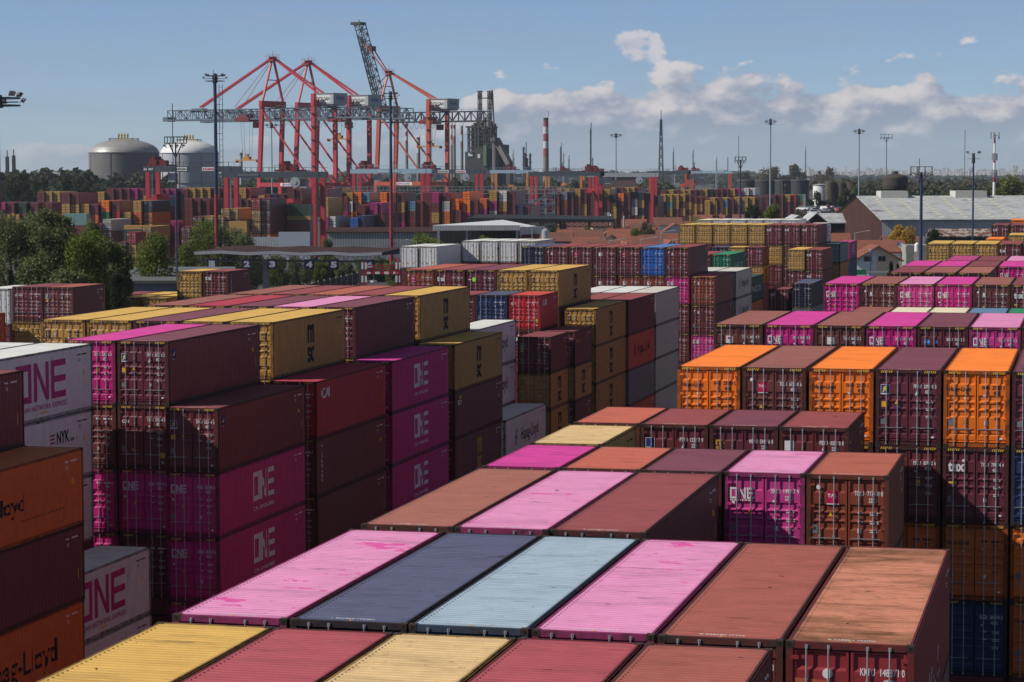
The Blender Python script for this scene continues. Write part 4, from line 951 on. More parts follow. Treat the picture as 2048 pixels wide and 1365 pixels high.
rtg(296, 334, 645, 'red legged yard gantry crane in front of the round gas tanks', signs=[(8, 3.2, 'EXOLGAN', M_SIGNW, M_BLACK), (15.5, 3.6, 'KALMAR', M_SIGNW, M_CRIM), (.2, 1.6, '40T', M_GGREY, M_SIGNW), (-1.1, 1.1, '36', M_GGREY, M_SIGNW)], tx=.1, hcab=False, span=22.2)
rtg(453, 345, 618, 'red legged yard gantry crane right of the dark blue mast', tx=.68, spr=14.5, signs=[(3, 6, 'EXOLGAN', M_GGREY, M_GREY)])
rtg(708, 339, 800, 'yard gantry crane with pale blue girder behind the tall mast', gm=M_LBLUE, tx=.15, signs=[(8, 8, 'EXOLGAN', M_LBLUE, M_SIGNW)])
rtg(849, 340, 850, 'yard gantry crane with dark girder left of the smelter tower', span=19, tx=.05, signs=[(5, 4, 'EXOLGAN', M_SIGNW, M_BLACK), (11.5, 3.6, 'KALMAR', M_SIGNW, M_CRIM)])
rtg(985, 341, 1150, 'small yard gantry crane with orange legs below the conveyor', span=17, gm=M_LBLUE, lm=M_ORL, tx=.5, hcab=False)
rtg(1064, 345, 860, 'yard gantry crane with close red legs right of the smelter', span=23.5, tx=.9, hcab=False)
rtg(1180, 347, 900, 'red yard gantry crane with grey girder over the far stacks', tx=.1, gm=M_LSTEEL, spr=17)
rtg(1092, 343, 1350, 'distant yard gantry crane with orange legs by the striped chimney', span=20, lm=M_ORL, tx=.5, hcab=False)
rtg(1300, 343, 1200, 'distant yard gantry crane left of the orange pair', span=18, lm=M_RED2, tx=.9, hcab=False)
rtg(1382, 343, 1480, 'farthest orange gantry crane with pale blue girder', span=23.5, gm=M_LBLUE, lm=M_RED2, tx=.1, hcab=False, signs=[(8, 8, 'EXOLGAN', M_LBLUE, M_SIGNW)])
# ---------------------------------------------------------------- masts
def mast(u, vt, D, label, r0, r1, kind='ring', mats=(M_ZINC,), split=None, lad=False, whip=0, hs=1.0, z0=0):
    p = at(u, vt, D); H = p.z; t = thing('light_mast', label, 'light mast', (p.x, p.y, 0), 0, 'light masts')
    mb = MB(); 
    if split:
        zs = split; rs = r0+(r1-r0)*zs/H
        mb.cyl((0, 0), r0, rs, z0, zs, 14, 1); mb.cyl((0, 0), rs, r1, zs, H, 14, 0)
    else: mb.cyl((0, 0), r0, r1, z0, H, 14, 0)
    part('pole', mb, list(mats), t)
    if lad:
        k = MB(); ladder(k, r0+.3, 0, 3, H-1, t=.08, w=.6, step=1.0)
        z = 4
        while z < H: k.beam((0, 0, z), (r0+.6, 0, z), .08); z += 5
        part('ladder', k, M_DSTEEL, t)
    hd = MB(); R = 1.6*hs
    n = 12
    for z in (H-.4, H+.5) if kind in ('ring', 'crown') else (H,):
        for k in range(n):
            a, b = 2*math.pi*k/n, 2*math.pi*(k+1)/n; hd.beam((R*math.cos(a), R*math.sin(a), z), (R*math.cos(b), R*math.sin(b), z), .10*hs)
    if kind == 'frame':
        hd = MB(); w_ = 2.1*hs; d_ = .8*hs
        for z in (H-.1, H+1.1*hs):
            for a, b in (((-w_, -d_), (w_, -d_)), ((w_, -d_), (w_, d_)), ((w_, d_), (-w_, d_)), ((-w_, d_), (-w_, -d_))): hd.beam((*a, z), (*b, z), .09)
        for q in (-w_, -w_/3, w_/3, w_): hd.beam((q, -d_, H-.1), (q, -d_, H+1.1*hs), .07); hd.beam((q, d_, H-.1), (q, d_, H+1.1*hs), .07)
        hd.box(-w_, -d_, H-.12, w_, d_, H-.08); hd.beam((0, 0, H-1.6), (w_*.7, 0, H-.1), .1); hd.beam((0, 0, H-1.6), (-w_*.7, 0, H-.1), .1)
    else:
        for k in range(4): a = math.pi*k/2; hd.beam((0, 0, H), (R*math.cos(a), R*math.sin(a), H), .09*hs)
        hd.cyl((0, 0), .45*hs, .35*hs, H-.7, H+.9, 10)
    part('lamp_frame', hd, M_DSTEEL, t)
    nl = {'ring': 8, 'crown': 8, 'frame': 4, 'pair': 2}[kind]
    for k in range(nl):
        k2 = MB(); 
        if kind == 'frame': cx, cy, cz = (-2.1+1.4*k)*hs, -.9*hs, H-.35; s_ = .55*hs; dx, dy = 0, -1
        elif kind == 'pair': cx, cy, cz = (-1.5+3*k)*hs, -.3, H+1.0; s_ = .8*hs; dx, dy = (-.6 if k == 0 else .6), -1
        else: a = 2*math.pi*(k+.3)/nl; cx, cy, cz = (R+.35*hs)*math.cos(a), (R+.35*hs)*math.sin(a), H+.15+(.45*hs if kind == 'crown' and k % 2 else 0); s_ = .5*hs; dx, dy = math.cos(a), math.sin(a)
        f = Vector((dx, dy, -.8)).normalized(); sd = f.cross(Vector((0, 0, 1))).normalized(); up = sd.cross(f)
        c = Vector((cx, cy, cz)); P = [c+sd*a_*s_+up*b_*s_*.7 for a_, b_ in ((-.5, -.5), (.5, -.5), (.5, .5), (-.5, .5))]; Q = [q-f*.35*s_*1.2-(q-c)*.3 for q in P]
        k2.quad([q+f*.001 for q in P][::-1], 1)
        for i in range(4): k2.quad([P[i], P[(i+1) % 4], Q[(i+1) % 4], Q[i]], 0)
        k2.quad(Q[::-1], 0); k2.beam(c-f*.3*s_, (cx*.8, cy*.8, cz-.25), .07)
        part('floodlight', k2, [M_LAMP, M_GLASS], t)
    if whip:
        k = MB(); wx = -.3 if kind != 'pair' else -2.2*hs; k.beam((wx, 0, H-3), (wx, 0, H+whip), .09, n=6); part('lightning_rod', k, M_DSTEEL, t)
    return t
mast(430, 158, 420, 'thick mast, dark blue above and red below, with ladder and crown of floodlights', .42, .26, 'crown', (M_MBLUE, M_MRED), split=18.5, lad=True, whip=1.6, hs=1.05)
mast(351, 285, 250, 'slim mast with long lightning rod rising behind the small yellow container', .11, .08, 'frame', (M_MBLUE, M_MRED), split=10.3, whip=4.0, hs=.5)
mast(781, 193, 450, 'dark blue and red mast with antennas standing before the raised crane boom', .40, .22, 'crown', (M_MBLUE, M_MRED), split=21, lad=True, whip=1.2, hs=.85)
mast(543, 252, 700, 'thin grey mast between the left crane legs', .28, .16, 'ring', hs=1.0)
mast(1232, 272, 900, 'thin grey mast over the brick hall, left of the lattice tower', .32, .2, 'ring', hs=1.2)
mast(1541, 245, 600, 'tallest thin grey mast on the right side', .26, .16, 'ring', hs=.75)
mast(1718.5, 264, 720, 'thin grey mast left of the water tower', .27, .17, 'ring', hs=.9)
mast(1773, 275, 830, 'thin grey mast directly behind the water tower', .3, .18, 'frame', hs=.9)
mast(1481, 320, 400, 'dark mast with double lamp bar and tall rod in front of a round tree', .15, .12, 'frame', (M_MBLUE,), whip=4, hs=.42)
mast(1843, 345, 350, 'stout dark blue mast with wide lamp platform by the red roofed house', .30, .19, 'frame', (M_MBLUE,), lad=False, whip=2.0, hs=.72)
mast(1947, 318, 385, 'dark mast with two tilted floodlights in front of the long warehouse', .18, .13, 'pair', (M_MBLUE,), lad=False, whip=4.6, hs=.62)
mast(-6, 205, 300, 'crown of floodlights cut by the left edge of the picture', .38, .25, 'crown', (M_MBLUE, M_MRED), split=20, whip=1.0, hs=1.75)
mast(1566, 372, 430, 'short brown pole with small lamps beside the round tree', .13, .10, 'ring', (mat('wood_pole', (.10, .07, .05), .9),), hs=.35)
# antennas on the second tall mast
t = thing('telecom_tower', 'red and white telecom pole far right of the long warehouse', 'telecom tower', tuple(at(1988, 395, 690).xy)+(0,)); H = at(1988, 268, 690).z
mb = MB()
for k in range(12): mb.cyl((0, 0), .55-.025*k, .55-.025*(k+1), H*k/12, H*(k+1)/12, 12, (1 if (k in (7, 9, 11)) else 0))
part('pole', mb, [M_SIGNW, M_MRED], t)
for z in (H-.5, H*.80, H*.66):
    mb = MB()
    for k in range(3): a = 2*math.pi*k/3+.4; r_ = 1.3 if z > H-1 else .7; mb.beam((0, 0, z), (r_*math.cos(a), r_*math.sin(a), z), .12); mb.box(r_*math.cos(a)-.2, r_*math.sin(a)-.15, z-1.0, r_*math.cos(a)+.2, r_*math.sin(a)+.15, z+1.0)
    part('antenna', mb, M_LSTEEL, t)
# ---------------------------------------------------------------- tanks
def tank(u, ve, vt, D, rpx, label, m_side, m_dome, rings=1, top=True, cat='gas tank', group='round storage tanks'):
    p = at(u, ve, D); R = rpx*D*PX; ze = p.z; zt = at(u, vt, D).z; t = thing('storage_tank', label, cat, (p.x, p.y, 0), 0, group)
    mb = MB(); mb.cyl((0, 0), R, R, 0, ze, 64, 0, False); part('shell', mb, m_side, t, True)
    prof = [(R*1.005, ze)]
    for k in range(1, 9): a = math.pi/2*k/8; prof.append((R*math.cos(a)*.995+.01, ze+(zt-ze)*math.sin(a)))
    mb = MB(); mb.lathe((0, 0), prof, 64); part('dome', mb, m_dome, t, True)
    mb = MB()
    for z in ([ze+.05, ze*.5] if rings else [ze]):
        for k in range(64):
            a, b = 2*math.pi*k/64, 2*math.pi*(k+1)/64; mb.beam(((R+.15)*math.cos(a), (R+.15)*math.sin(a), z), ((R+.15)*math.cos(b), (R+.15)*math.sin(b), z), .3)
    if rings:
        for k in range(0, 64, 8):
            a = 2*math.pi*k/64; mb.beam(((R+.1)*math.cos(a), (R+.1)*math.sin(a), 0), ((R+.1)*math.cos(a), (R+.1)*math.sin(a), ze), .25)
    part('stiffener', mb, M_GREY, t)
    if top:
        mb = MB()
        for k in range(36):
            a = 2*math.pi*k/36; r_ = R*.42; z = ze+(zt-ze)*.92; mb.beam((r_*math.cos(a), r_*math.sin(a), z-.5), (r_*math.cos(a), r_*math.sin(a), z+1.1), .12)
            b = 2*math.pi*(k+1)/36; mb.beam((r_*math.cos(a), r_*math.sin(a), z+1.1), (r_*math.cos(b), r_*math.sin(b), z+1.1), .12)
        part('railing', mb, M_DSTEEL, t)
        mb = MB()
        for k in range(4): mb.cyl((-3+k*1.7, 0), .5, .6, zt, zt+2.2, 8); mb.cyl((-3+k*1.7, 0), .9, .2, zt+2.2, zt+3.4, 8)
        mb.box(-5, -1, zt-.2, 5, 1, zt+.4)
        part('vent', mb, mat('vent_cream', (.42, .34, .18), .7), t)
    return t
tank(248, 306, 279, 1300, 70, 'large grey round gas tank with silvery dome, left of the pair', mat('tank_grey', (.155, .15, .145), .7, .1, .15, .05, [((.26, .25, .23), .55, .7, .02, (6, 6, .2))]), mat('dome_silver', (.36, .34, .33), .45, .3, .12, .1))
tank(379, 307, 281, 1400, 58, 'large pale round gas tank with white dome, right of the pair', mat('tank_white', (.40, .41, .44), .6, 0, .08, .05), mat('dome_white', (.64, .64, .63), .5, 0, .05, .1))
tank(135, 343, 340, 1500, 41, 'low white oil tank half hidden by trees at far left', mat('oil_tank', (.42, .42, .41), .6, 0, .06, .1), M_LSTEEL, 0, False, 'oil tank')
for k, (u, r, m_) in enumerate([(1494, 19, 0), (1530, 20, 0), (1567, 17, 0), (1600, 18, 0), (1642, 16, 1)]):
    tank(u, 361+(k == 4)*9, 359.5+(k == 4)*9, 1400-k*20-(k == 4)*300, r, [ 'black oil tank, first from the left below the far trees', 'black oil tank, second from the left, behind the steam', 'black oil tank, third from the left below the far trees', 'black oil tank, fourth from the left below the far trees', 'low white oil tank in front of the black ones'][k], mat('tank_black', (.035, .035, .04), .7) if m_ == 0 else M_SIGNW, mat('tank_black', (.035, .035, .04)) if m_ == 0 else M_SIGNW, 0, False, 'oil tank')
t = thing('water_tower', 'brown bowl shaped water tower above the warehouse roof', 'water tower', tuple(at(1790, 385, 700).xy)+(0,)); zt = at(1790, 352, 700).z; zb = at(1790, 385, 700).z
mb = MB(); R = 25.5*700*PX; mb.lathe((0, 0), [(R*.62, zb), (R*.92, zb+1.0), (R, zb+2.0), (R, zt-.6), (R*.9, zt-.1), (R*.4, zt+.5), (.01, zt+.7)], 40); part('bowl', mb, mat('bowl_brown', (.055, .045, .04), .8, 0, .2, .3), t, True)
mb = MB(); mb.cyl((0, 0), R*.5, R*.45, 0, zb+.2, 20); part('shaft', mb, M_CONC, t)
mb = MB(); mb.cyl((0, 0), .9, .9, zt+.5, zt+1.3, 12); part('hatch', mb, M_DSTEEL, t)
t = thing('ruined_tank', 'row of dark brown ruined concrete silos left of the water tower', 'silo', tuple(at(1690, 390, 1000).xy)+(0,))
for k, (u, w_, vt) in enumerate([(1661, 11, 364), (1682, 10, 366), (1703, 13, 365)]):
    q = at(u, vt, 1000)-Vector(t.location); mb = MB(); mb.cyl((q.x, q.y), w_*1000*PX, w_*1000*PX, 0, q.z, 20); part('silo', mb, mat('silo_brown', (.09, .07, .055), .9, 0, .3, .2), t)
# ---------------------------------------------------------------- chimneys and refinery
M_CR = mat('stack_red', (.27, .06, .055), .7, 0, .1); M_CW = mat('stack_white', (.50, .49, .48), .7, 0, .08)
def chimney(u, D, v0, v1, w0, w1, bands, label):
    p = at(u, v1, D); zt = at(u, v0, D).z; zb = 0; t = thing('chimney', label, 'chimney', (p.x, p.y, 0), 0, 'striped chimneys')
    mb = MB(); r0, r1 = w1*D*PX/2, w0*D*PX/2
    zs = [at(u, v, D).z for v, _ in bands]+[0]
    ms = []
    for k, (v, m_) in enumerate(bands):
        if m_ not in ms: ms.append(m_)
        a, b = zs[k], zs[k+1]; f = lambda z: r1+(r0-r1)*(zt-z)/zt
        mb.cyl((0, 0), f(b), f(a), b, a, 20, ms.index(m_), k == 0)
    part('stack', mb, ms, t)
    mb = MB(); mb.cyl((0, 0), r1*1.15, r1*1.15, zt-1.2, zt-.9, 16); mb.beam((r1, 0, zt), (r1, 0, zt+(5 if w0 > 8 else 2)), .25); part('rim', mb, M_DSTEEL, t)
CG = mat('stack_concrete', (.20, .18, .155), .85, 0, .12); CD = mat('stack_soot', (.06, .055, .055), .9)
chimney(1092, 1800, 236, 335, 10, 12.5, [(236, CD), (242, M_CR), (254, M_CW), (268, M_CR), (283, M_CW), (297, M_CR), (314, CG)], 'tall red and white striped chimney standing alone right of the smelter')
chimney(813.5, 1700, 247, 330, 5, 7, [(247, M_CR), (256, M_CW), (264, M_CR), (273, M_CW), (281, M_CR), (290, CG)], 'thin striped chimney beside the dark blue and red mast')
chimney(837, 1600, 275, 328, 7, 8, [(275, CD), (280, M_CW), (288, M_CR), (297, M_CW), (306, CG)], 'short sooty striped chimney left of the right crane leg')
chimney(903.5, 1750, 250, 335, 4, 5, [(250, M_CR), (258, M_CW), (270, M_CR), (280, M_CW), (290, CG)], 'thin striped chimney, left one of the close pair')
chimney(909, 1700, 250, 335, 5, 7, [(250, M_CR), (258, M_CW), (273, M_CR), (287, CG)], 'striped chimney, right one of the close pair')
chimney(924, 1700, 252, 335, 5, 7, [(252, CG), (261, M_CR), (270, M_CW), (283, M_CR), (295, CG)], 'striped chimney with grey head just left of the smelter')
chimney(482.5, 1500, 306, 345, 6, 7, [(306, CG), (312, M_LSTEEL)], 'short plain grey stack between gas tank and cranes')
def tower(u, D, v0, v1, wt, wb, label, m=None, kind='lattice', cat='tower'):
    p = at(u, v1, D); zt = at(u, v0, D).z; t = thing('refinery_tower', label, cat, (p.x, p.y, 0), 0, 'refinery towers on the horizon'); m = m or M_DSTEEL; k_ = D*PX
    mb = MB()
    if kind == 'lattice':
        n = 10; a0, a1 = wb*k_/2, wt*k_/2
        for j in range(n):
            r0, r1 = a0+(a1-a0)*j/n, a0+(a1-a0)*(j+1)/n; z0, z1 = zt*j/n, zt*(j+1)/n; C_ = [(-1, -1), (1, -1), (1, 1), (-1, 1)]
            for i in range(4):
                x, y = C_[i]; x2, y2 = C_[(i+1) % 4]
                mb.beam((x*r0, y*r0, z0), (x*r1, y*r1, z1), .45); mb.beam((x*r0, y*r0, z0), (x2*r1, y2*r1, z1), .26); mb.beam((x2*r0, y2*r0, z0), (x*r1, y*r1, z1), .26); mb.beam((x*r1, y*r1, z1), (x2*r1, y2*r1, z1), .3)
            if j % 3 == 2: mb.box(-r1*1.5, -r1*1.5, z1, r1*1.5, r1*1.5, z1+.3)
        mb.beam((0, 0, zt*.8), (0, 0, zt*1.12), .5)
    else:
        rnd = random.Random(int(u)); r = wb*k_/2
        for q in range(max(2, int(wb/3))):
            x = -r+2*r*(q+.5)/max(2, int(wb/3)); hh = zt*(1 if q == 0 else rnd.uniform(.6, .95)); mb.cyl((x, rnd.uniform(-1, 1)), r*.28, r*.24, 0, hh, 10)
            z = hh*.3
            while z < hh: mb.box(x-r*.5, -r*.5, z, x+r*.5, r*.5, z+.25); mb.beam((x+r*.45, -r*.5, z), (x+r*.45, -r*.5, z+1.2), .15); z += hh*.13
        mb.cyl((-r*.2, 0), .35, .3, 0, zt*1.08, 8)
    part('frame', mb, m, t)
tower(1322, 1900, 240, 340, 3, 11, 'tall open lattice tower right of the grey mast', cat='lattice tower')
tower(1183, 1700, 258, 335, 5, 8, 'twin slender process columns left of the grey mast', kind='col', cat='process column')
tower(1124, 1800, 294, 335, 5, 10, 'silvery process column right of the striped chimney', M_LSTEEL, 'col', 'process column')
tower(1139, 1800, 318, 335, 4, 7, 'short thin process column right of the silvery one', M_LSTEEL, 'col', 'process column')
tower(1054, 1700, 294, 335, 6, 16, 'cluster of dark refinery columns below the conveyor end', kind='col', cat='process column')
tower(1027, 1700, 308, 332, 3, 5, 'small silvery column above the conveyor', M_LSTEEL, 'col', 'process column')
tower(1348, 1900, 304, 338, 4, 8, 'ribbed process column right of the lattice tower', M_LSTEEL, 'col', 'process column')
tower(1387, 1900, 308, 338, 3, 6, 'thin process column above the orange gantries', kind='col', cat='process column')
tower(1434, 1900, 320, 338, 3, 6, 'pair of short columns between the orange gantries and dark mast', M_LSTEEL, 'col', 'process column')
tower(1456, 1900, 321, 338, 2, 3, 'single needle column left of the dark double lamp mast', kind='col', cat='process column')
tower(15, 1500, 314, 350, 4, 5, 'slender mast pair at far left, left one', cat='lattice tower')
tower(28, 1500, 312, 350, 4, 5, 'slender mast pair at far left, right one', cat='lattice tower')
tower(1611, 4000, 300, 345, 1, 3, 'faint distant antenna above the black oil tanks', cat='lattice tower')
# smelter with open steel towers
D = 1500; k_ = D*PX; o = at(965, 335, D); t = thing('smelter', 'dark smelter tower with open steelwork, silo and conveyor behind the cranes', 'smelter', (o.x, o.y, 0))
def zz(v): return at(965, v, D).z
def xx(u): return (u-965)*k_
MB_D = mat('smelter_dark', (.07, .073, .078), .8, 0, .25, .1); MB_B = mat('smelter_grey', (.12, .12, .12), .85, 0, .2, .1)
mb = MB(); mb.box(xx(934), -6, 0, xx(975), 12, zz(304)); mb.box(xx(955), -8, 0, xx(990), 10, zz(297)); mb.box(xx(984), -6, 0, xx(1012), 10, zz(290)); part('building', mb, MB_D, t)
mb = MB(); mb.cyl((xx(999), -9), 6.5*k_, 6.5*k_, 0, zz(284), 20); mb.box(xx(992), -14, zz(284), xx(1002), -4, zz(277)); part('silo', mb, MB_B, t)
mb = MB(); mb.box(xx(941), -6.4, zz(313), xx(950), -6.05, zz(305)); mb.box(xx(962), -8.4, zz(317), xx(967), -8.05, zz(309)); part('panel', mb, M_SIGNW, t)
mb = MB(); mb.box(xx(975), -10, zz(332), xx(981), -8.05, zz(291)); part('duct', mb, mat('duct_green', (.12, .22, .12), .7), t)
mb = MB()
for (ua, ub) in ((939, 957), (955, 975), (975, 990)):
    for yy in (-5, 5):
        mb.truss((xx((ua+ub)/2), yy, zz(304)), (xx((ua+ub)/2), yy, zz(256)), (ub-ua)*k_*.8, 4, 6, .38, up=Vector((0, 1, 0)))
mb.box(xx(936), -7, zz(256), xx(991), 7, zz(253)); mb.box(xx(936), -7, zz(270), xx(991), 7, zz(269.3)); mb.box(xx(945), -2, zz(300), xx(951), 3, zz(258)); mb.box(xx(961), -2, zz(300), xx(968), 3, zz(258)); mb.box(xx(979), -2, zz(300), xx(985), 3, zz(262))
part('steelwork', mb, MB_D, t)
mb = MB()
for uc in (960, 980):
    mb.truss((xx(uc), 0, zz(253)), (xx(uc), 0, zz(184)), 5.0*k_, 3.5, 7, .28, up=Vector((0, 1, 0))); mb.box(xx(uc-4), -2.5, zz(185), xx(uc+4), 2.5, zz(183)); mb.box(xx(uc-4), -2.5, zz(193), xx(uc+4), 2.5, zz(192.3))
    mb.cyl((xx(uc), 0), .7, .7, zz(253), zz(182), 8)
mb.beam((xx(960), 0, zz(197)), (xx(980), 0, zz(197)), .6); mb.beam((xx(985.5), 0, zz(181)), (xx(992), -2, zz(285)), .9)
for j, (ua, v_) in enumerate([(950, 246), (955, 238), (966, 242), (972, 235), (984, 244), (990, 248), (946, 250)]): mb.cyl((xx(ua), (j % 3)-1), .9, .9, zz(254), zz(v_), 8); mb.box(xx(ua-3), -2, zz(v_+3), xx(ua+3), 2, zz(v_+2.4))
part('gas_uptake', mb, MB_B, t)
mb = MB(); mb.beam((xx(1001), -9, zz(280)), (xx(1034), -16, zz(331)), 3.2, 3.4); mb.box(xx(1029), -20, 0, xx(1037), -12, zz(330)); part('conveyor', mb, MB_B, t)
# ---------------------------------------------------------------- trees
def leafmat(name, c1, c2, yel=None):
    m = mat(name, c1, .75, 0, .45, .9, [(c2, .42, .62, .35, (1, 1, 1))]+([(yel, .58, .66, .6, (1, 1, 1))] if yel else []), spec=.25)
    t = m.node_tree; b = t.nodes['Principled BSDF']; o_ = t.nodes['Material Output']; tr_ = t.nodes.new('ShaderNodeBsdfTranslucent'); mx = t.nodes.new('ShaderNodeMixShader'); mx.inputs[0].default_value = .35
    t.links.new(b.inputs['Base Color'].links[0].from_socket, tr_.inputs['Color']); t.links.new(b.outputs[0], mx.inputs[1]); t.links.new(tr_.outputs[0], mx.inputs[2]); t.links.new(mx.outputs[0], o_.inputs['Surface']); return m
L_POP = leafmat('leaf_poplar', (.16, .185, .075), (.10, .12, .045), (.26, .26, .13))
L_GRN = leafmat('leaf_green', (.15, .19, .026), (.09, .125, .018), (.25, .24, .035))
L_DRK = leafmat('leaf_dark', (.045, .065, .026), (.024, .038, .016))
L_FAR = leafmat('leaf_far', (.085, .105, .055), (.05, .065, .035))
L_BRN = leafmat('leaf_brownish', (.14, .105, .055), (.08, .075, .038))
L_YEL = leafmat('leaf_autumn', (.50, .30, .03), (.28, .17, .02))
L_TRUNK = mat('bark', (.06, .045, .032), .9, 0, .3, 4)
def crown_mesh(seed, nleaf, leaf, lobes, shape='round', asp=1.0):
    "crown of radius ~1 and height 2*asp made of many leaf faces gathered in clumps"
    rnd = random.Random(seed); mb = MB(); C_ = []
    for i in range(lobes):
        if shape == 'poplar':
            z = rnd.uniform(.08, 1.92); r = (.55 if z < 1.0 else .55*(2.0-z)/1.0)*math.sqrt(rnd.uniform(.05, 1)); cr = rnd.uniform(.20, .36)*(1.25-z*.35)
        else:
            z = rnd.uniform(.12, 1.78); r = math.sqrt(max(.02, 1-((z-.85)/1.0)**2))*math.sqrt(rnd.uniform(.02, .62)); cr = rnd.uniform(.20, .38)
        a = rnd.uniform(0, 6.283); C_.append((r*math.cos(a), r*math.sin(a), z*asp, cr))
    for k in range(nleaf):
        cx, cy, cz, cr = C_[rnd.randrange(lobes)]
        th, ph = rnd.uniform(0, 6.283), math.acos(rnd.uniform(-1, 1)); rr = cr*rnd.uniform(.45, 1.08)
        p = Vector((cx+rr*math.sin(ph)*math.cos(th), cy+rr*math.sin(ph)*math.sin(th), cz+rr*math.cos(ph)*1.15))
        n = Vector((rnd.gauss(0, 1), rnd.gauss(0, 1), rnd.gauss(0, 1)+.5)).normalized(); u_ = n.orthogonal().normalized(); w_ = n.cross(u_); s_ = leaf*rnd.uniform(.6, 1.35)
        mb.quad([p-u_*s_, p+w_*s_*.6, p+u_*s_, p-w_*s_*.6])
    return mb
_cr = {}
def crown(key, seed, n, leaf, lobes, shape, m, asp):
    k = (key, m.name)
    if k not in _cr: _cr[k] = crown_mesh(seed, n, leaf, lobes, shape, asp).mesh('crown', [m])
    return _cr[k]
def trunk_mesh(seed):
    rnd = random.Random(seed); mb = MB(); mb.beam((0, 0, 0), (.02, 0, .8), .10, n=8); mb.beam((.02, 0, .8), (.03, .02, 1.5), .06, n=6)
    for i in range(7):
        a = i*.9+rnd.uniform(0, .5); z = .35+i*.14; mb.beam((.02, 0, z), (.5*math.cos(a), .5*math.sin(a), z+.42), .035, n=5)
    return mb.mesh('trunk', [L_TRUNK])
_tr = [trunk_mesh(1), trunk_mesh(2)]
def tree(u, vt, D, wpx, label, kind='round', m=None, zb=0.0, group='trees', dense=1.0, rise=0.08, seed=None):
    "vt = picture row of the crown's top, wpx its half width in the picture"
    top = at(u, vt, D); R = wpx*D*PX; Hh = top.z-zb; seed = seed if seed is not None else int(u*7+vt) % 4
    t = thing('tree', label, 'tree', (top.x, top.y, zb), (int(u) % 7)*.9, group)
    far = D > 650; hz_ = Hh*(1-rise)/2.0; asp = max(.5, round(hz_/R*2)/2)
    if kind == 'poplar': asp = max(1.5, asp)
    n = int((3500 if far else 13000)*math.sqrt(asp)*dense); leaf = (.075 if far else .036) if R > 3 else .055
    me = crown((kind, seed, far, asp, leaf), seed+11, n, leaf, int((24 if far else 40)*asp**.8), kind, m or L_GRN, asp)
    o = link('crown', me, t, (0, 0, Hh*rise)); o.scale = (R, R, hz_/asp)
    tr = link('trunk', _tr[seed % 2], t); tr.scale = (min(R, 4)*.9, min(R, 4)*.9, Hh*.55)
    return t
tree(28, 408, 222, 84, 'big leafy poplar, leftmost, rising from the left edge', 'round', L_POP)
tree(75, 388, 226, 56, 'poplar with the tallest pointed top at left', 'round', L_POP, group='poplars at left')
tree(120, 393, 231, 44, 'poplar with a second pointed top beside the tallest', 'round', L_POP, group='poplars at left')
tree(100, 425, 218, 84, 'bushy poplar in the middle of the left clump', 'round', L_POP)
tree(182, 412, 228, 46, 'slim pointed poplar near the teal container', 'round', L_POP, group='poplars at left')
tree(172, 440, 216, 76, 'broad tree right of the middle of the left clump', 'round', L_GRN)
tree(226, 455, 224, 56, 'rounded tree at the right end of the left clump', 'round', L_POP)
tree(232, 520, 214, 24, 'dark low tree beside the flat grey roof', 'round', L_DRK)
tree(20, 530, 200, 28, 'dark conifer at the lower left edge of the clump', 'poplar', L_DRK)
tree(140, 520, 208, 60, 'dark undergrowth tree under the left clump', 'round', L_POP)
tree(308, 450, 262, 66, 'bright green tree left of the thin blue mast', 'round', L_GRN)
tree(418, 446, 425, 66, 'bright green tree left of the numbered canopy', 'round', L_GRN)
tree(474, 462, 440, 54, 'greyish green tree behind the numbered canopy', 'round', L_POP)
tree(366, 484, 380, 30, 'darker tree behind the bright green pair', 'round', L_GRN)
tree(560, 520, 470, 34, 'tree seen under the numbered canopy near the figure three', 'round', L_GRN)
tree(600, 518, 480, 34, 'tree seen under the numbered canopy near the figure four', 'round', L_POP)
tree(690, 525, 470, 26, 'olive tree under the canopy near the figure five', 'round', L_POP)
tree(515, 516, 480, 26, 'green tree beyond the numbered canopy, first of the row from the left', 'round', L_GRN, group='trees beyond the numbered canopy')
tree(535, 519, 483, 26, 'green tree beyond the numbered canopy, second of the row from the left', 'round', L_POP, group='trees beyond the numbered canopy')
tree(640, 522, 486, 26, 'green tree beyond the numbered canopy, third of the row from the left', 'round', L_GRN, group='trees beyond the numbered canopy')
tree(665, 516, 489, 26, 'green tree beyond the numbered canopy, fourth of the row from the left', 'round', L_POP, group='trees beyond the numbered canopy')
tree(725, 519, 492, 26, 'green tree beyond the numbered canopy, fifth of the row from the left', 'round', L_GRN, group='trees beyond the numbered canopy')
tree(755, 522, 495, 26, 'green tree beyond the numbered canopy, sixth of the row from the left', 'round', L_POP, group='trees beyond the numbered canopy')
tree(775, 516, 498, 26, 'green tree beyond the numbered canopy, seventh of the row from the left', 'round', L_GRN, group='trees beyond the numbered canopy')
tree(790, 520, 440, 22, 'olive tree behind the red and white gate', 'round', L_POP)
tree(655, 478, 500, 15, 'small bush at the left end of the grey shed', 'round', L_GRN, zb=3)
tree(858, 468, 480, 62, 'wide dark green tree in front of the grey shed', 'round', L_GRN)
tree(905, 482, 470, 16, 'brownish bush right of the grey shed', 'round', L_BRN)
tree(972, 464, 420, 22, 'yellowish green bush below the white canopy', 'round', L_GRN)
tree(1105, 450, 560, 26, 'dark tree behind the white canopy roof corner', 'round', L_DRK)
tree(1170, 452, 600, 26, 'hedge like tree below the black canopy', 'round', L_GRN)
tree(1295, 440, 560, 26, 'brownish green tree between the terracotta roofs', 'round', L_BRN)
tree(1270, 452, 550, 20, 'low green tree between the terracotta roofs', 'round', L_GRN)
tree(1395, 430, 520, 30, 'green tree behind the left end of the yellow container row', 'round', L_GRN)
tree(1440, 426, 540, 34, 'dark green tree behind the yellow container row', 'round', L_DRK)
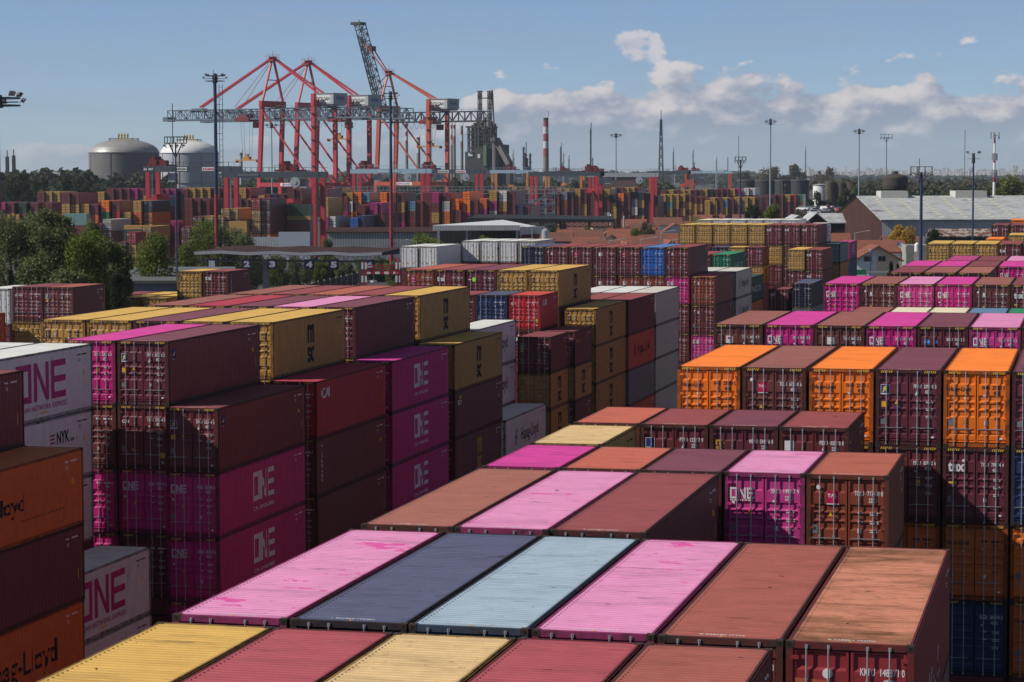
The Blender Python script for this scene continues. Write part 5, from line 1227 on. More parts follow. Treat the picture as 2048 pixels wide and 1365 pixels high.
tree(1505, 404, 520, 26, 'round dark tree left of the short brown pole', 'round', L_DRK)
tree(1545, 402, 540, 24, 'round green tree right beside the short brown pole', 'round', L_GRN)
tree(1598, 415, 700, 20, 'low yellowish tree left of the parked cars', 'round', L_BRN)
tree(1720, 362, 900, 22, 'tall pale tree behind the warehouse gable', 'round', L_POP)
tree(1760, 368, 880, 18, 'second pale tree by the water tower', 'round', L_FAR)
tree(1690, 375, 900, 30, 'dark trees left of the warehouse gable', 'round', L_DRK)
tree(1640, 385, 950, 30, 'dark tree above the parked cars', 'round', L_DRK)
tree(1806, 447, 500, 38, 'golden yellow autumn tree in front of the long warehouse', 'round', L_YEL, dense=2.0)
tree(1868, 455, 480, 25, 'dark round tree right of the yellow autumn tree', 'round', L_DRK)
tree(1782, 522, 380, 16, 'dark conifer beside the cream house', 'poplar', L_DRK)
tree(1796, 526, 382, 14, 'second dark conifer beside the cream house', 'poplar', L_DRK)
tree(2020, 352, 900, 40, 'large dark tree at the right edge behind the warehouse', 'round', L_GRN)
tree(1905, 380, 900, 24, 'tree behind the right half of the warehouse', 'round', L_GRN)
tree(48, 334, 900, 26, 'dark tall tree above the far yard at left', 'round', L_DRK)
tree(20, 345, 880, 26, 'dark broad tree at the far left edge', 'round', L_DRK)
tree(165, 338, 900, 28, 'dark tree left of the grey gas tank', 'round', L_DRK)
tree(120, 350, 890, 32, 'dark tree in front of the low oil tank', 'round', L_DRK)
tree(80, 352, 880, 26, 'dark tree between the two tallest ones at far left', 'round', L_DRK)
tree(83, 374, 840, 16, 'small lighter tree in front of the dark row at far left', 'round', L_GRN)
tree(1540, 334, 2300, 36, 'wide bare tree on the horizon behind the oil tanks', 'round', L_BRN)
tree(1585, 338, 2300, 34, 'brownish tree on the horizon right of the wide bare one', 'round', L_BRN)
tree(1650, 343, 2200, 34, 'brownish green tree left of the distant city', 'round', L_BRN)
tree(1490, 345, 2200, 26, 'grey green tree on the horizon behind the dark mast', 'round', L_FAR)
# a far-off wood: one mass of crowns
rnd = random.Random(5); base = crown_mesh(3, 420, .13, 12, 'round', 1.0)
bands = [(-60, 330, 338, 352, 1250, 30), (440, 720, 355, 372, 1400, 34), (700, 1060, 356, 376, 1500, 40), (1030, 1340, 358, 375, 1500, 30), (1430, 2080, 354, 362, 3000, 60), (1630, 2090, 358, 372, 1700, 46), (1700, 2090, 366, 382, 1100, 26), (480, 1500, 340, 348, 4200, 60), (-60, 470, 343, 349, 4000, 24), (1480, 2090, 349, 352, 5600, 50)]
for bi, (ua, ub, va, vb, D, n) in enumerate(bands):
    mb = MB()
    for k in range(n):
        u = ua+(ub-ua)*(k+rnd.random())/n; DD = D*rnd.uniform(.93, 1.12); v = rnd.uniform(va, vb); p = at(u, v, DD); zt = max(p.z, 7); R = zt*rnd.uniform(.45, .8)*(1.3 if D > 2500 else 1)
        if DD > 4000: R *= 2
        M = Matrix.Translation((p.x, p.y, 0)) @ Matrix.Rotation(rnd.uniform(0, 6), 4, 'Z') @ Matrix.Diagonal((R, R, zt/2.0, 1)); mb.add((base.v, base.f), M, 0)
    o = part('distant_wood', mb, (L_DRK, L_FAR, L_DRK, L_FAR, L_FAR, L_BRN, L_FAR, L_FAR, L_DRK, L_FAR)[bi], None); o['kind'] = 'stuff'; o['label'] = ['dark wood behind the gas tanks', 'wood behind the quay cranes', 'wood below the smelter', 'wood behind the far containers', 'hazy wood before the city', 'wood behind the long warehouse', 'near wood behind the warehouse', 'faint wood on the horizon', 'faint wood at the left horizon', 'palest wood at the right horizon'][bi]+' reading as one mass'; o['category'] = 'wood'
# ---------------------------------------------------------------- distant city
M_CITY = [mat('city_'+str(i), c, .8, 0, .15, .01, [((.12, .13, .15), .52, .56, .25, (1, 1, 2.2))]) for i, c in enumerate([(.75, .73, .70), (.62, .58, .52), (.80, .79, .78), (.50, .40, .34), (.48, .52, .60)])]
rnd = random.Random(12)
for k in range(170):
    u = 1600+448*(k+rnd.random())/150 if k < 150 else rnd.uniform(1000, 1600); D = rnd.uniform(6500, 8500); wpx = rnd.uniform(2.5, 8); v = rnd.uniform(334.5, 344.0)
    if k in (30, 44, 62, 81): v = 331.5
    if k == 81: u = 2031; wpx = 10
    p = at(u, v, D); w2 = wpx*D*PX/2; z1 = max(p.z, 16); mb = MB(); mb.box(-w2, -w2, -.5, w2, w2, z1-(4 if k % 3 else 0))
    if k % 3 == 0: mb.box(-w2*.5, -w2*.5, z1-4, w2*.5, w2*.5, z1)
    o = part('apartment_block', mb, M_CITY[k % 5], None); o.location = (p.x, p.y, 0)
    tag(o, 'tiny pale apartment block of the hazy city on the horizon', 'building', 'apartment blocks of the distant city')
# ---------------------------------------------------------------- sheds, canopies, houses
def tilemat(name, c1, c2, sc=3.0, ax=0):
    if name in MATS: return MATS[name]
    m = mat(name, c1, .8, 0, .2, .6); t = m.node_tree; b = t.nodes['Principled BSDF']
    tc = t.nodes.new('ShaderNodeTexCoord'); wv = t.nodes.new('ShaderNodeTexWave'); wv.bands_direction = 'XYZ'[ax]; wv.inputs['Scale'].default_value = sc; wv.inputs['Distortion'].default_value = .6; wv.inputs['Detail'].default_value = 1
    t.links.new(tc.outputs['Object'], wv.inputs['Vector']); mx = t.nodes.new('ShaderNodeMix'); mx.data_type = 'RGBA'; t.links.new(wv.outputs['Fac'], mx.inputs['Factor'])
    src = b.inputs['Base Color'].links[0].from_socket; t.links.new(src, mx.inputs['B']); mx.inputs['A'].default_value = (*c2, 1); t.links.new(mx.outputs['Result'], b.inputs['Base Color']); return m
M_TILE = tilemat('roof_tiles', (.27, .098, .060), (.16, .055, .038), .55, 1)
M_TILE2 = tilemat('roof_tiles_brown', (.21, .092, .066), (.13, .05, .038), .55, 1)
M_SHEET = tilemat('grey_sheeting', (.30, .31, .32), (.19, .20, .21), .55, 0)
M_SHEETW = tilemat('white_sheeting', (.46, .47, .48), (.34, .35, .36), .55, 0)
M_RSHEET = tilemat('red_sheeting', (.055, .020, .017), (.036, .014, .012), .35, 0)
M_BSHEET = tilemat('dark_sheeting', (.030, .034, .042), (.018, .02, .026), .35, 0)
M_RUSTW = mat('rusty_wall', (.058, .022, .015), .9, 0, .3, .3, [((.035, .016, .012), .5, .62, .25, (3, 3, .25)), ((.26, .13, .08), .66, .70, .3, (3, 3, .12))])
M_OLDROOF = mat('old_fibre_roof', (.40, .41, .41), .85, 0, .12, .1, [((.22, .23, .23), .5, .66, .25, (1.6, 1.6, .3))])
M_BRICK = mat('brick', (.26, .09, .06), .9, 0, .2, 2); M_WALLW = mat('white_wall', (.76, .77, .78), .8, 0, .12, .5, [((.35, .35, .34), .55, .75, .5, (1, 1, .3))]); M_WALLC = mat('cream_wall', (.76, .60, .40), .8, 0, .08, .5)
M_WIN = mat('window_glass', (.02, .022, .026), .15, 0, .1, spec=.6); M_SIGNB = mat('sign_navy', (.010, .014, .035), .6, 0, .05); M_NUM = mat('sign_numeral', (.46, .49, .54), .6, 0, .05); M_FASC = mat('fascia_white', (.42, .44, .45), .6, 0, .08)
def gable(label, cat, loc, rz, w, d, he, hr, mw, mr, ov=.5, windows=(), group=None, name='house', ridge='x'):
    "gabled building; w along local x, d along y; ridge along x or y"
    t = thing(name, label, cat, loc, rz, group)
    mb = MB(); mb.box(0, 0, 0, w, d, he)
    if ridge == 'x':
        for x in (0, w): mb.quad([(x, 0, he), (x, d, he), (x, d/2, hr)] if x else [(x, d, he), (x, 0, he), (x, d/2, hr)])
    else:
        for y in (0, d): mb.quad([(0, y, he), (w, y, he), (w/2, y, hr)])
    part('wall', mb, mw, t)
    mb = MB(); q = .25
    if ridge == 'x':
        s_ = (hr-he)/(d/2); a = -ov; P = [(-ov, a, he+s_*a), (w+ov, a, he+s_*a), (w+ov, d/2, hr), (-ov, d/2, hr)]; Q = [(w+ov, d+ov, he-s_*ov), (-ov, d+ov, he-s_*ov), (-ov, d/2, hr), (w+ov, d/2, hr)]
    else:
        s_ = (hr-he)/(w/2); a = -ov; P = [(a, -ov, he+s_*a), (w/2, -ov, hr), (w/2, d+ov, hr), (a, d+ov, he+s_*a)]; Q = [(w/2, -ov, hr), (w+ov, -ov, he-s_*ov), (w+ov, d+ov, he-s_*ov), (w/2, d+ov, hr)]
    for R_ in (P, Q):
        up_ = [(x, y, z+q) for x, y, z in R_]; mb.quad(up_); mb.quad([(x, y, z+.02) for x, y, z in R_][::-1])
        for i in range(4):
            a_, b_ = R_[i], R_[(i+1) % 4]; mb.quad([(a_[0], a_[1], a_[2]+.02), (b_[0], b_[1], b_[2]+.02), (b_[0], b_[1], b_[2]+q), (a_[0], a_[1], a_[2]+q)])
    part('roof', mb, mr, t)
    for (x, z, ww, hh) in windows:
        mb = MB(); mb.box(x-.1, -.06, z-.1, x+ww+.1, -.003, z+hh+.1); f = part('window', mb, M_FASC, t)
        mb = MB(); mb.box(x, -.09, z, x+ww, -.062, z+hh); part('pane', mb, M_WIN, f)
        mb = MB(); mb.box(x+ww*.48, -.12, z, x+ww*.52, -.091, z+hh); part('frame', mb, M_FASC, f)
    return t
# canopy with the numbered lanes
D = 400; A = at(388, 503, D); zr = at(388, 503, D).z
t = thing('truck_canopy', 'wide dark red canopy roof over lanes numbered one to six', 'canopy', (A.x, A.y, 0), YAW*.93)
k_ = D*PX; Wd = (764-388)*k_
mb = MB()
n = 7; xs = [Wd*i/n for i in range(n+1)]; zz_ = [zr-.05+(.14 if i % 2 else -.10)-i*.05 for i in range(n+1)]
for i in range(n):
    mb.quad([(xs[i], 0, zz_[i]), (xs[i+1], 0, zz_[i+1]), (xs[i+1]+3.4, 13, zz_[i+1]+.55), (xs[i]+3.4, 13, zz_[i]+.55)], 0); mb.quad([(xs[i], 0, zz_[i]-.5), (xs[i]+3.4, 13, zz_[i]-.5), (xs[i+1]+3.4, 13, zz_[i+1]-.5), (xs[i+1], 0, zz_[i+1]-.5)], 1)
mb.quad([(xs[-1], 0, zz_[-1]-.5), (xs[-1]+3.4, 13, zz_[-1]-.5), (xs[-1]+3.4, 13, zz_[-1]+.55), (xs[-1], 0, zz_[-1])], 1)
part('roof', mb, [M_RSHEET, M_BSHEET], t)
mb = MB()
for i in range(n): mb.beam((xs[i], -.1, zz_[i]-.18), (xs[i+1], -.1, zz_[i+1]-.18), .12, .5)
part('fascia', mb, M_FASC, t)
mb = MB(); mb.beam((0, .1, zr-1.6), (Wd, .1, zr-1.9), .16); mb.beam((0, 6, zr-1.7), (Wd, 6, zr-2), .3)
for i in range(22): x = Wd*i/21; mb.beam((x, .1, zr-1.6), (x+(Wd/42), .1, zr-.6), .10); mb.beam((x+(Wd/42), .1, zr-.6), (min(x+Wd/21, Wd), .1, zr-1.6), .10)
part('truss', mb, M_DSTEEL, t)
for uc in (524, 719):
    mb = MB(); x = (uc-388)*k_; mb.box(x-.55, 5.2, 0, x+.55, 6.4, zr-1.7); part('column', mb, M_CONC, t)
for i, uc in enumerate((424, 494, 545, 619, 668, 740)):
    x = (uc-388)*k_; text_panel('lane_sign', str(i+1), t, (x-.85, -.3, zr-2.9-.05*i), (1, 0, 0), (0, 0, 1), 1.7, 1.7, M_SIGNB, M_NUM, pad=.2, bold=.06)
# grey shed, white wall, white canopy, black canopy
A = at(655, 500, 520); gable('long grey corrugated shed with rusty red roof behind the canopy', 'shed', (A.x, A.y, 0), YAW*.9, 25.5, 9, at(655, 466, 520).z, at(655, 458, 520).z, M_SHEET, M_RSHEET, .3, name='shed')
A = at(502, 500, 540); t = thing('wall', 'white corrugated boundary wall left of the grey shed', 'wall', (A.x, A.y, 0), YAW*.9); mb = MB(); zt = at(502, 478, 540).z; mb.box(0, 0, 0, 6.2, .5, zt+.4); part('end_panel', mb, M_SHEETW, t); mb = MB(); mb.box(6.2, 0, 0, 13.2, .5, zt+1.5); part('panel', mb, mat('wall_pale', (.42, .46, .52), .7, 0, .08), t)
D = 500; k_ = D*PX; A = at(865, 451, D); t = thing('loading_canopy', 'white roofed loading canopy on posts below the black one', 'canopy', (A.x, A.y, 0), YAW)
W1 = (1040-865)*k_; z0 = A.z; P0, P1, P2, P3 = (0, 0, z0), (W1, 0, at(1040, 457, D).z), (W1+5.2, 9, at(1040, 457, D).z-.1), (14.5, 22, at(1008, 440, D+22).z)
mb = MB(); mb.quad([P0, P1, P2, P3]); mb.quad([(x, y, z-.25) for x, y, z in (P3, P2, P1, P0)]); part('roof', mb, mat('white_roof', (.62, .64, .66), .6, 0, .05), t)
mb = MB(); mb.box(0, -.2, z0-1.1, W1, -.02, z0-.02); mb.beam((W1, 0, z0-1.2), (W1+5.2, 9, z0-1.2), .2, 1.6); part('fascia', mb, M_SHEETW, t)
for x, y in ((1.2, .6), (7, 6), (W1-.6, .8), (W1+4, 8)): mb = MB(); mb.box(x-.25, y-.25, 0, x+.25, y+.25, z0-.9); part('post', mb, M_LSTEEL, t)
mb = MB(); mb.box(1, 11, 0, W1, 11.4, z0-1.4); part('back_wall', mb, M_BSHEET, t)
D = 600; k_ = D*PX; A = at(932, 437, D); t = thing('truss_canopy', 'long black canopy on lattice girders in front of the far stacks', 'canopy', (A.x, A.y, 0), YAW)
W1 = 297*k_; z0 = A.z; mb = MB(); mb.quad([(0, 0, z0), (W1, 0, z0-.4), (W1, 10, z0+.3), (3, 10, z0+.8)]); mb.quad([(3, 10, z0+.6), (W1, 10, z0+.1), (W1, 0, z0-.6), (0, 0, z0-.2)]); mb.box(0, -.15, z0-.9, W1, -.01, z0-.35); part('roof', mb, M_BSHEET, t)
mb = MB(); mb.truss((0, 1, z0-1.6), (W1, 1, z0-1.6), 1, 1.2, 26, .12); part('girder', mb, M_DSTEEL, t)
for i in range(7): mb = MB(); x = W1*i/6; mb.box(x-.2, .8, 0, x+.2, 1.2, z0-1); part('post', mb, M_DSTEEL, t)
# terracotta houses
rnd = random.Random(21)
HS = [(1200, 443, 690, 30, 'x'), (1262, 441, 720, 34, 'x'), (1330, 437, 760, 40, 'x'), (1410, 432, 800, 44, 'x'), (1485, 431, 820, 36, 'x'), (1120, 462, 560, 26, 'x'), (1168, 463, 570, 44, 'x'), (1236, 461, 580, 40, 'x'), (1296, 463, 590, 30, 'x'), (1060, 472, 500, 32, 'x'),
      (1110, 468, 520, 36, 'b'), (1165, 477, 500, 36, 'x'), (1215, 474, 520, 30, 'y'), (1258, 476, 490, 34, 'x'), (1306, 473, 510, 38, 'x'), (1345, 470, 540, 30, 'x'), (1200, 484, 460, 40, 'x'), (1252, 487, 455, 22, 'y'), (1290, 485, 450, 40, 'x'), (1338, 483, 455, 32, 'y'), (1385, 445, 700, 30, 'x'), (1225, 453, 640, 34, 'y'), (1285, 450, 650, 40, 'x'), (1345, 449, 660, 34, 'y'), (1400, 440, 760, 30, 'y'), (1680, 470, 470, 24, 'x'), (1150, 447, 650, 26, 'x'), (1310, 457, 610, 16, 'y')]
ADJ = ['wide', 'low', 'narrow', 'broad', 'long', 'small', 'plain', 'pale walled', 'old', 'squat']
for k, (u, v, D, wpx, rd) in enumerate(HS):
    k_ = D*PX; A = at(u-wpx*.5, v, D); w_ = wpx*k_*1.35; zr = max(A.z, 4.5); he = zr-rnd.uniform(1.6, 2.3)
    gable(ADJ[k % 10]+' terracotta roofed house, number '+ordinal(k+1)+' counting rearwards among the tiled roofs' if False else ADJ[k % 10]+' house with terracotta tiled '+('cross gable' if rd == 'y' else 'roof')+', '+ordinal(1+sorted(x[0] for x in HS).index(u))+' tiled roof from the left', 'house', (A.x, A.y, 0), YAW+rnd.uniform(-.1, .1), w_, rnd.uniform(7, 9.5), he, zr, M_BRICK if rd == 'b' else (M_WALLW if k % 3 else M_WALLC), M_TILE if k % 2 else M_TILE2, .4, [(w_*.2, 1.0, 1.1, 1.1), (w_*.62, 1.0, 1.1, 1.1)], 'tiled houses behind the white containers', ridge='y' if rd == 'y' else 'x')
# chimney pots, tanks and street lamps among the roofs
for k, (u, v, D) in enumerate([(1091, 462, 470), (1222, 432, 640), (1248, 436, 640)]):
    p = at(u, v, D); t = thing('water_drum', ['silvery ribbed water drum on a brick building', 'pale roof water drum beside the black canopy end', 'slim pale vent pipe beside the black canopy end'][k], 'water tank', (p.x, p.y, 0)); mb = MB(); r_ = (.75, .3, .25)[k]; mb.cyl((0, 0), r_, r_, p.z-2.6, p.z, 14); mb.cyl((0, 0), r_*1.02, .1, p.z, p.z+.5, 14); part('drum', mb, M_LSTEEL, t)
    mb = MB(); mb.box(-.9, -.9, 0, .9, .9, p.z-2.6); part('stand', mb, M_BRICK, t)
def lamp(u, v, D, label, arm=2.2, sgn=1):
    p = at(u, v, D); t = thing('street_lamp', label, 'street lamp', (p.x, p.y, 0), 0, 'street lamps among the houses'); mb = MB(); mb.beam((0, 0, 0), (0, 0, p.z-.4), .14, n=6); mb.beam((0, 0, p.z-.4), (sgn*arm, 0, p.z), .09, n=6); part('post', mb, M_ZINC, t); mb = MB(); mb.box(sgn*arm-.1, -.15, p.z-.04, sgn*arm+sgn*.5 if sgn > 0 else sgn*arm+.1, .15, p.z+.1) if sgn > 0 else mb.box(sgn*arm-.5, -.15, p.z-.04, sgn*arm+.1, .15, p.z+.1); part('lamp_head', mb, M_LSTEEL, t)
lamp(1322, 461, 440, 'street lamp post with short arm above the terracotta roofs, rightmost'); lamp(1281, 475, 440, 'street lamp with curved arm in front of a terracotta cross gable', 2.6); lamp(1218, 478, 440, 'street lamp with curved arm, leftmost among the roofs', 2.6); lamp(1064, 453, 470, 'tall pole with lamp arm before the white canopy', 2.0, -1); lamp(1345, 476, 440, 'low street lamp beside the yellow container row', 2.4); lamp(833, 480, 440, 'street lamp leaning left before the shed tree', 1.6, -1); lamp(1710, 462, 440, 'street lamp with raised arm before the rusty gable', 2.2)
# cream and white house
D = 430; k_ = D*PX; A = at(1714, 545, D); t = gable('two storey house, left half white, right half cream, two windows', 'house', (A.x, A.y, 0), YAW, 83*k_, 9, at(1714, 505, D).z-1.2, at(1750, 494, D).z, M_WALLW, M_TILE, .8, [(14.5*k_, at(0, 527, D).z, 14*k_, 9.5*k_), (42.5*k_, at(0, 527, D).z, 14*k_, 9.5*k_)], None, ridge='y')
mb = MB(); w_ = 83*k_; he = at(1714, 505, D).z-1.2; hr = at(1750, 494, D).z; mb.quad([(w_*.46, -.02, 0), (w_, -.02, 0), (w_, -.02, he), (w_*.5, -.02, hr-.05), (w_*.46, -.02, hr-.35)]); part('cream_wall', mb, M_WALLC, t)
D = 445; A = at(1708, 545, D); gable('larger tiled house behind the cream one with satellite dish', 'house', (A.x, A.y, 0), YAW, 105*D*PX, 12, at(1708, 505, D).z, at(1708, 485, D).z, M_WALLW, M_TILE, .5, (), None)
p = at(1800, 491, 440); t = thing('satellite_dish', 'round grey satellite dish on the tiled roof', 'satellite dish', p); mb = MB(); mb.lathe((0, 0), [(.02, 0), (.35, .05), (.6, .16)], 16); mb.beam((0, 0, 0), (0, 0, .5), .05); o = part('dish', mb, M_LSTEEL, t); o.rotation_euler = (1.1, 0, .3); mb = MB(); mb.beam((0, .1, -1.2), (0, .1, 0), .08); part('bracket', mb, M_DSTEEL, t)
D = 520; A = at(1775, 520, D); gable('brown tiled house right behind the dish, below the autumn tree', 'house', (A.x, A.y, 0), YAW, 62*D*PX, 10, at(1775, 487, D).z, at(1775, 475, D).z, M_WALLW, M_TILE2, .5, (), None)
D = 440; A = at(1812, 550, D); t = thing('yard_wall', 'blank pale concrete wall left of the yellow row', 'wall', (A.x, A.y, 0), YAW); mb = MB(); mb.box(0, 0, 0, 60*D*PX, 6, at(0, 495, D).z); part('wall', mb, M_CONC, t)
for k, (u, v, D) in enumerate([(1834, 489, 436), (1816, 468, 500)]):
    p = at(u, v, D); t = thing('water_drum', ['white domed roof tank beside the stout mast', 'cream roof tank in front of the autumn tree'][k], 'water tank', (p.x, p.y, 0)); mb = MB(); r_ = (.45, .75)[k]; mb.cyl((0, 0), r_, r_, p.z-1.3, p.z, 14); mb.cyl((0, 0), r_, .05, p.z, p.z+.35, 14); part('drum', mb, M_WALLC if k else M_SIGNW, t); mb = MB(); mb.box(-.5, -.5, 0, .5, .5, p.z-1.3); part('stand', mb, M_CONC, t)
A = at(1722, 547, 415); t = thing('shop_sign', 'small green and white sign board at the street corner', 'sign', (A.x, A.y, 0), YAW); zt = at(0, 545, 415).z; mb = MB(); mb.box(-.8, -.1, zt-.75, .8, 0, zt+.1, 1); mb.box(-.8, -.1, zt-1.5, .8, 0, zt-.75, 0); part('board', mb, [M_SIGNW, M_TEAL], t); mb = MB(); mb.beam((.9, 0, 0), (.9, 0, zt), .15); mb.beam((.9, 0, zt-.3), (6.5, 0, zt-.35), .2, .3); part('post', mb, M_FASC, t)
p = at(1741, 505, 420); t = thing('street_lamp', 'dark lantern post in front of the white wall', 'street lamp', (p.x, p.y, 0)); mb = MB(); mb.beam((0, 0, 0), (0, 0, p.z), .16, n=6); part('post', mb, M_DSTEEL, t); mb = MB(); mb.cyl((0, 0), .15, .28, p.z, p.z+.4, 8); mb.cyl((0, 0), .3, .05, p.z+.4, p.z+.6, 8); part('lamp_head', mb, M_LSTEEL, t)
# rusty gabled warehouse with long pale roof
A = at(1764, 441, 593); B = at(1672, 430, 668); R = at(1716, 394, 630); t = thing('warehouse', 'very long warehouse, rust red gable and pale grey roof with skylight strips', 'warehouse', (0, 0, 0))
ax = Vector((math.cos(YAW), math.sin(YAW), 0)); Ln = 90
a2, b2, r2_ = A+ax*Ln, B+ax*Ln, R+ax*Ln
def dn(p, z=0): return Vector((p.x, p.y, z))
mb = MB(); mb.quad([dn(A), A, R, B, dn(B)][::-1]); mb.quad([dn(a2), a2, r2_, b2, dn(b2)]); part('gable_wall', mb, M_RUSTW, t)
ov = ax*-.4; off = Vector((0, 0, .25)); ev = (A-R).normalized()*.8
mb = MB(); mb.quad([A+ov+off+ev, a2+off+ev, r2_+off, R+ov+off]); mb.quad([R+ov+off, r2_+off, b2+off, B+ov+off]); mb.quad([A+ov+ev, A+ov+off+ev, R+ov+off, R+ov][::-1]); mb.quad([A+ov+ev, R+ov, r2_, a2+ev]); part('roof', mb, M_OLDROOF, t)
n_ = (a2-A).cross(R-A).normalized(); n_ = n_ if n_.z > 0 else -n_
for u in (1790, 1840, 1884, 1932, 1984, 2028):
    f = (u-1764)*593*PX; s0, s1 = A+ax*f, A+ax*f+(R-A); w_ = ax*1.1; d_ = off+n_*.05; mb = MB()
    for q in range(9): a_, b_ = .04+q*.105, .04+q*.105+.09; mb.quad([s0.lerp(s1, a_)+d_, s0.lerp(s1, a_)+w_+d_, s0.lerp(s1, b_)+w_+d_, s0.lerp(s1, b_)+d_])
    part('skylight_strip', mb, mat('skylight', (.52, .52, .44), .5, 0, .1), t)
mb = MB(); e = dn(A); mb.quad([dn(A)+Vector((.02, -.02, 0)), dn(a2), a2, A+Vector((.02, -.02, 0))]); part('side_wall', mb, M_SHEETW, t)
for u0, u1 in ((1757, 1811), (1905, 1968)):
    c = at((u0+u1)/2, 394, 630); l = (u1-u0)*625*PX; mb = MB(); d = ax*l/2; y = Vector((-math.sin(YAW), math.cos(YAW), 0))*4
    zt = at(0, 386.5, 630).z; P = [c-d-y, c+d-y, c+d+y, c-d+y]; lo = [Vector((q.x, q.y, 13.5)) for q in P]; hi = [Vector((q.x, q.y, zt)) for q in P]
    mb.quad(hi); [mb.quad([lo[i], lo[(i+1) % 4], hi[(i+1) % 4], hi[i]]) for i in range(4)]; part('ridge_ventilator', mb, mat('vent_white', (.50, .49, .44), .7), t)
# low sheds left of the gable
for k, (u0, u1, vt, ve, D, m_) in enumerate([(1576, 1618, 433, 446, 560, 'y'), (1612, 1655, 428, 446, 575, 'y'), (1640, 1690, 430, 447, 585, 'x')]):
    A2 = at(u0, ve, D); gable('low grey roofed shed, '+ordinal(k+1)+' of three left of the rust red gable', 'shed', (A2.x, A2.y, 0), YAW, (u1-u0)*D*PX, 14, at(u0, ve, D).z, at(u0, vt, D).z, M_RUSTW if k else M_CONC, M_OLDROOF, .3, (), 'low sheds beside the warehouse', 'shed', m_)
A2 = at(1868, 476, 520); gable('low lean-to with striped rusty roof right of the dark tree', 'shed', (A2.x, A2.y, 0), YAW, 118*520*PX, 8, at(1868, 474, 520).z, at(1868, 461, 520).z, M_BSHEET, mat('striped_rust', (.35, .30, .27), .85, 0, .2, .3, [((.14, .06, .04), .47, .52, .35, (2.4, 2.4, .1))]), .3, (), None, 'shed')
# brick industrial hall with scalloped roofline behind the far containers
D = 1050; A2 = at(1200, 380, D); t = thing('industrial_hall', 'pinkish brick hall with white scalloped roofline behind the far stacks', 'hall', (A2.x, A2.y, 0), YAW); w_ = 75*D*PX; z1 = at(0, 355, D).z
mb = MB(); mb.box(0, 0, 0, w_, 20, z1); part('wall', mb, mat('pink_brick', (.22, .14, .12), .9, 0, .1, .2), t)
for i in range(7):
    mb = MB(); c = w_*(i+.5)/7; r_ = w_/14
    for j in range(8):
        a, b = math.pi*j/8, math.pi*(j+1)/8; mb.quad([(c+r_*math.cos(a), -.4, z1+r_*.7*math.sin(a)), (c+r_*math.cos(a), 20, z1+r_*.7*math.sin(a)), (c+r_*math.cos(b), 20, z1+r_*.7*math.sin(b)), (c+r_*math.cos(b), -.4, z1+r_*.7*math.sin(b))])
        mb.quad([(c, -.4, z1), (c+r_*math.cos(a), -.4, z1+r_*.7*math.sin(a)), (c+r_*math.cos(b), -.4, z1+r_*.7*math.sin(b))])
    part('vault', mb, M_SIGNW, t)
# flat roofed low building below the left trees
D = 250; A2 = at(240, 556, D); t = thing('flat_building', 'flat grey roofed low building with brick doors at left', 'building', (A2.x-3, A2.y, 0), YAW); zt = at(240, 552, D).z; mb = MB(); mb.box(0, 0, 0, 12, 19, zt-2.2+1.4); part('wall', mb, mat('blue_grey_wall', (.20, .22, .27), .8), t)
mb = MB(); mb.box(-.6, -.8, zt-.8, 12.4, 20, zt-.5); part('roof', mb, mat('felt_roof', (.11, .115, .11), .9, 0, .1, .3), t); mb = MB(); mb.box(-.7, 19.9, zt-.5, 12.5, 20.3, zt+.1); part('parapet', mb, M_FASC, t)
for x in (4.5, 7, 9.4): mb = MB(); mb.box(x, -.12, 0, x+2.1, -.01, 3.2); part('door', mb, M_BRICK, t)
# red and white measuring gate and red gantry rails
D = 330; k_ = D*PX; A2 = at(725, 590, D); t = thing('height_gate', 'red and white striped steel gate frame under lane six', 'gate', (A2.x, A2.y, 0), YAW); M_GR = mat('gate_red', (.35, .03, .04), .5)
for uc, v0 in ((725, 526), (732, 525), (793, 517), (800, 516), (805, 528)):
    mb = MB(); x = (uc-725)*k_; z = 0; i = 0; zt = at(0, v0, D).z
    while z < zt: mb.box(x-.13, -.13, z, x+.13, .13, min(z+.9, zt), i % 2); z += .9; i += 1
    part('post', mb, [M_SIGNW, M_GR], t)
mb = MB(); zt = at(0, 548, D).z; x = .5; i = 0
while x < 80*k_: mb.box(x, -.12, zt-.15, min(x+.62, 80*k_), .12, zt+.15, i % 2); x += .62; i += 1
part('crossbar', mb, [M_SIGNW, M_GR], t)
mb = MB()
for v_ in (534, 539, 544): z = at(0, v_, D).z; mb.beam((.5, 1.5, z), (34, 1.5, z+.4), .12)
for i in range(15): mb.beam((.5+i*2.3, 1.5, zt), (.5+i*2.3, 1.5, zt+1.3), .1)
part('railing', mb, M_GR, t)
mb = MB(); x = (748-725)*k_; mb.beam((x, -.3, zt-.2), (x, -.3, zt-1.1), .05); mb.cyl((x, -.3), .5, .45, zt-1.25, zt-1.0, 14); part('lamp_shade', mb, M_LSTEEL, t)
A2 = at(480, 580, 300); B2 = at(715, 548, 380); t = thing('fence', 'brown panel fence climbing to the right under the numbered canopy', 'fence', (A2.x, A2.y, 0)); d = (dn(B2)-dn(A2)); L_ = d.length; d.normalize(); mb = MB()
mb.beam((0, 0, 3.2), d*L_+Vector((0, 0, 3.2)), .08, 6.4); part('panel', mb, mat('fence_brown', (.05, .032, .026), .8), t)
for i in range(19): mb = MB(); q = d*(L_*i/18)+Vector((.0, -.1, 0)); mb.beam(q, q+Vector((0, 0, 6.6)), .14); part('post', mb, M_LSTEEL, t)
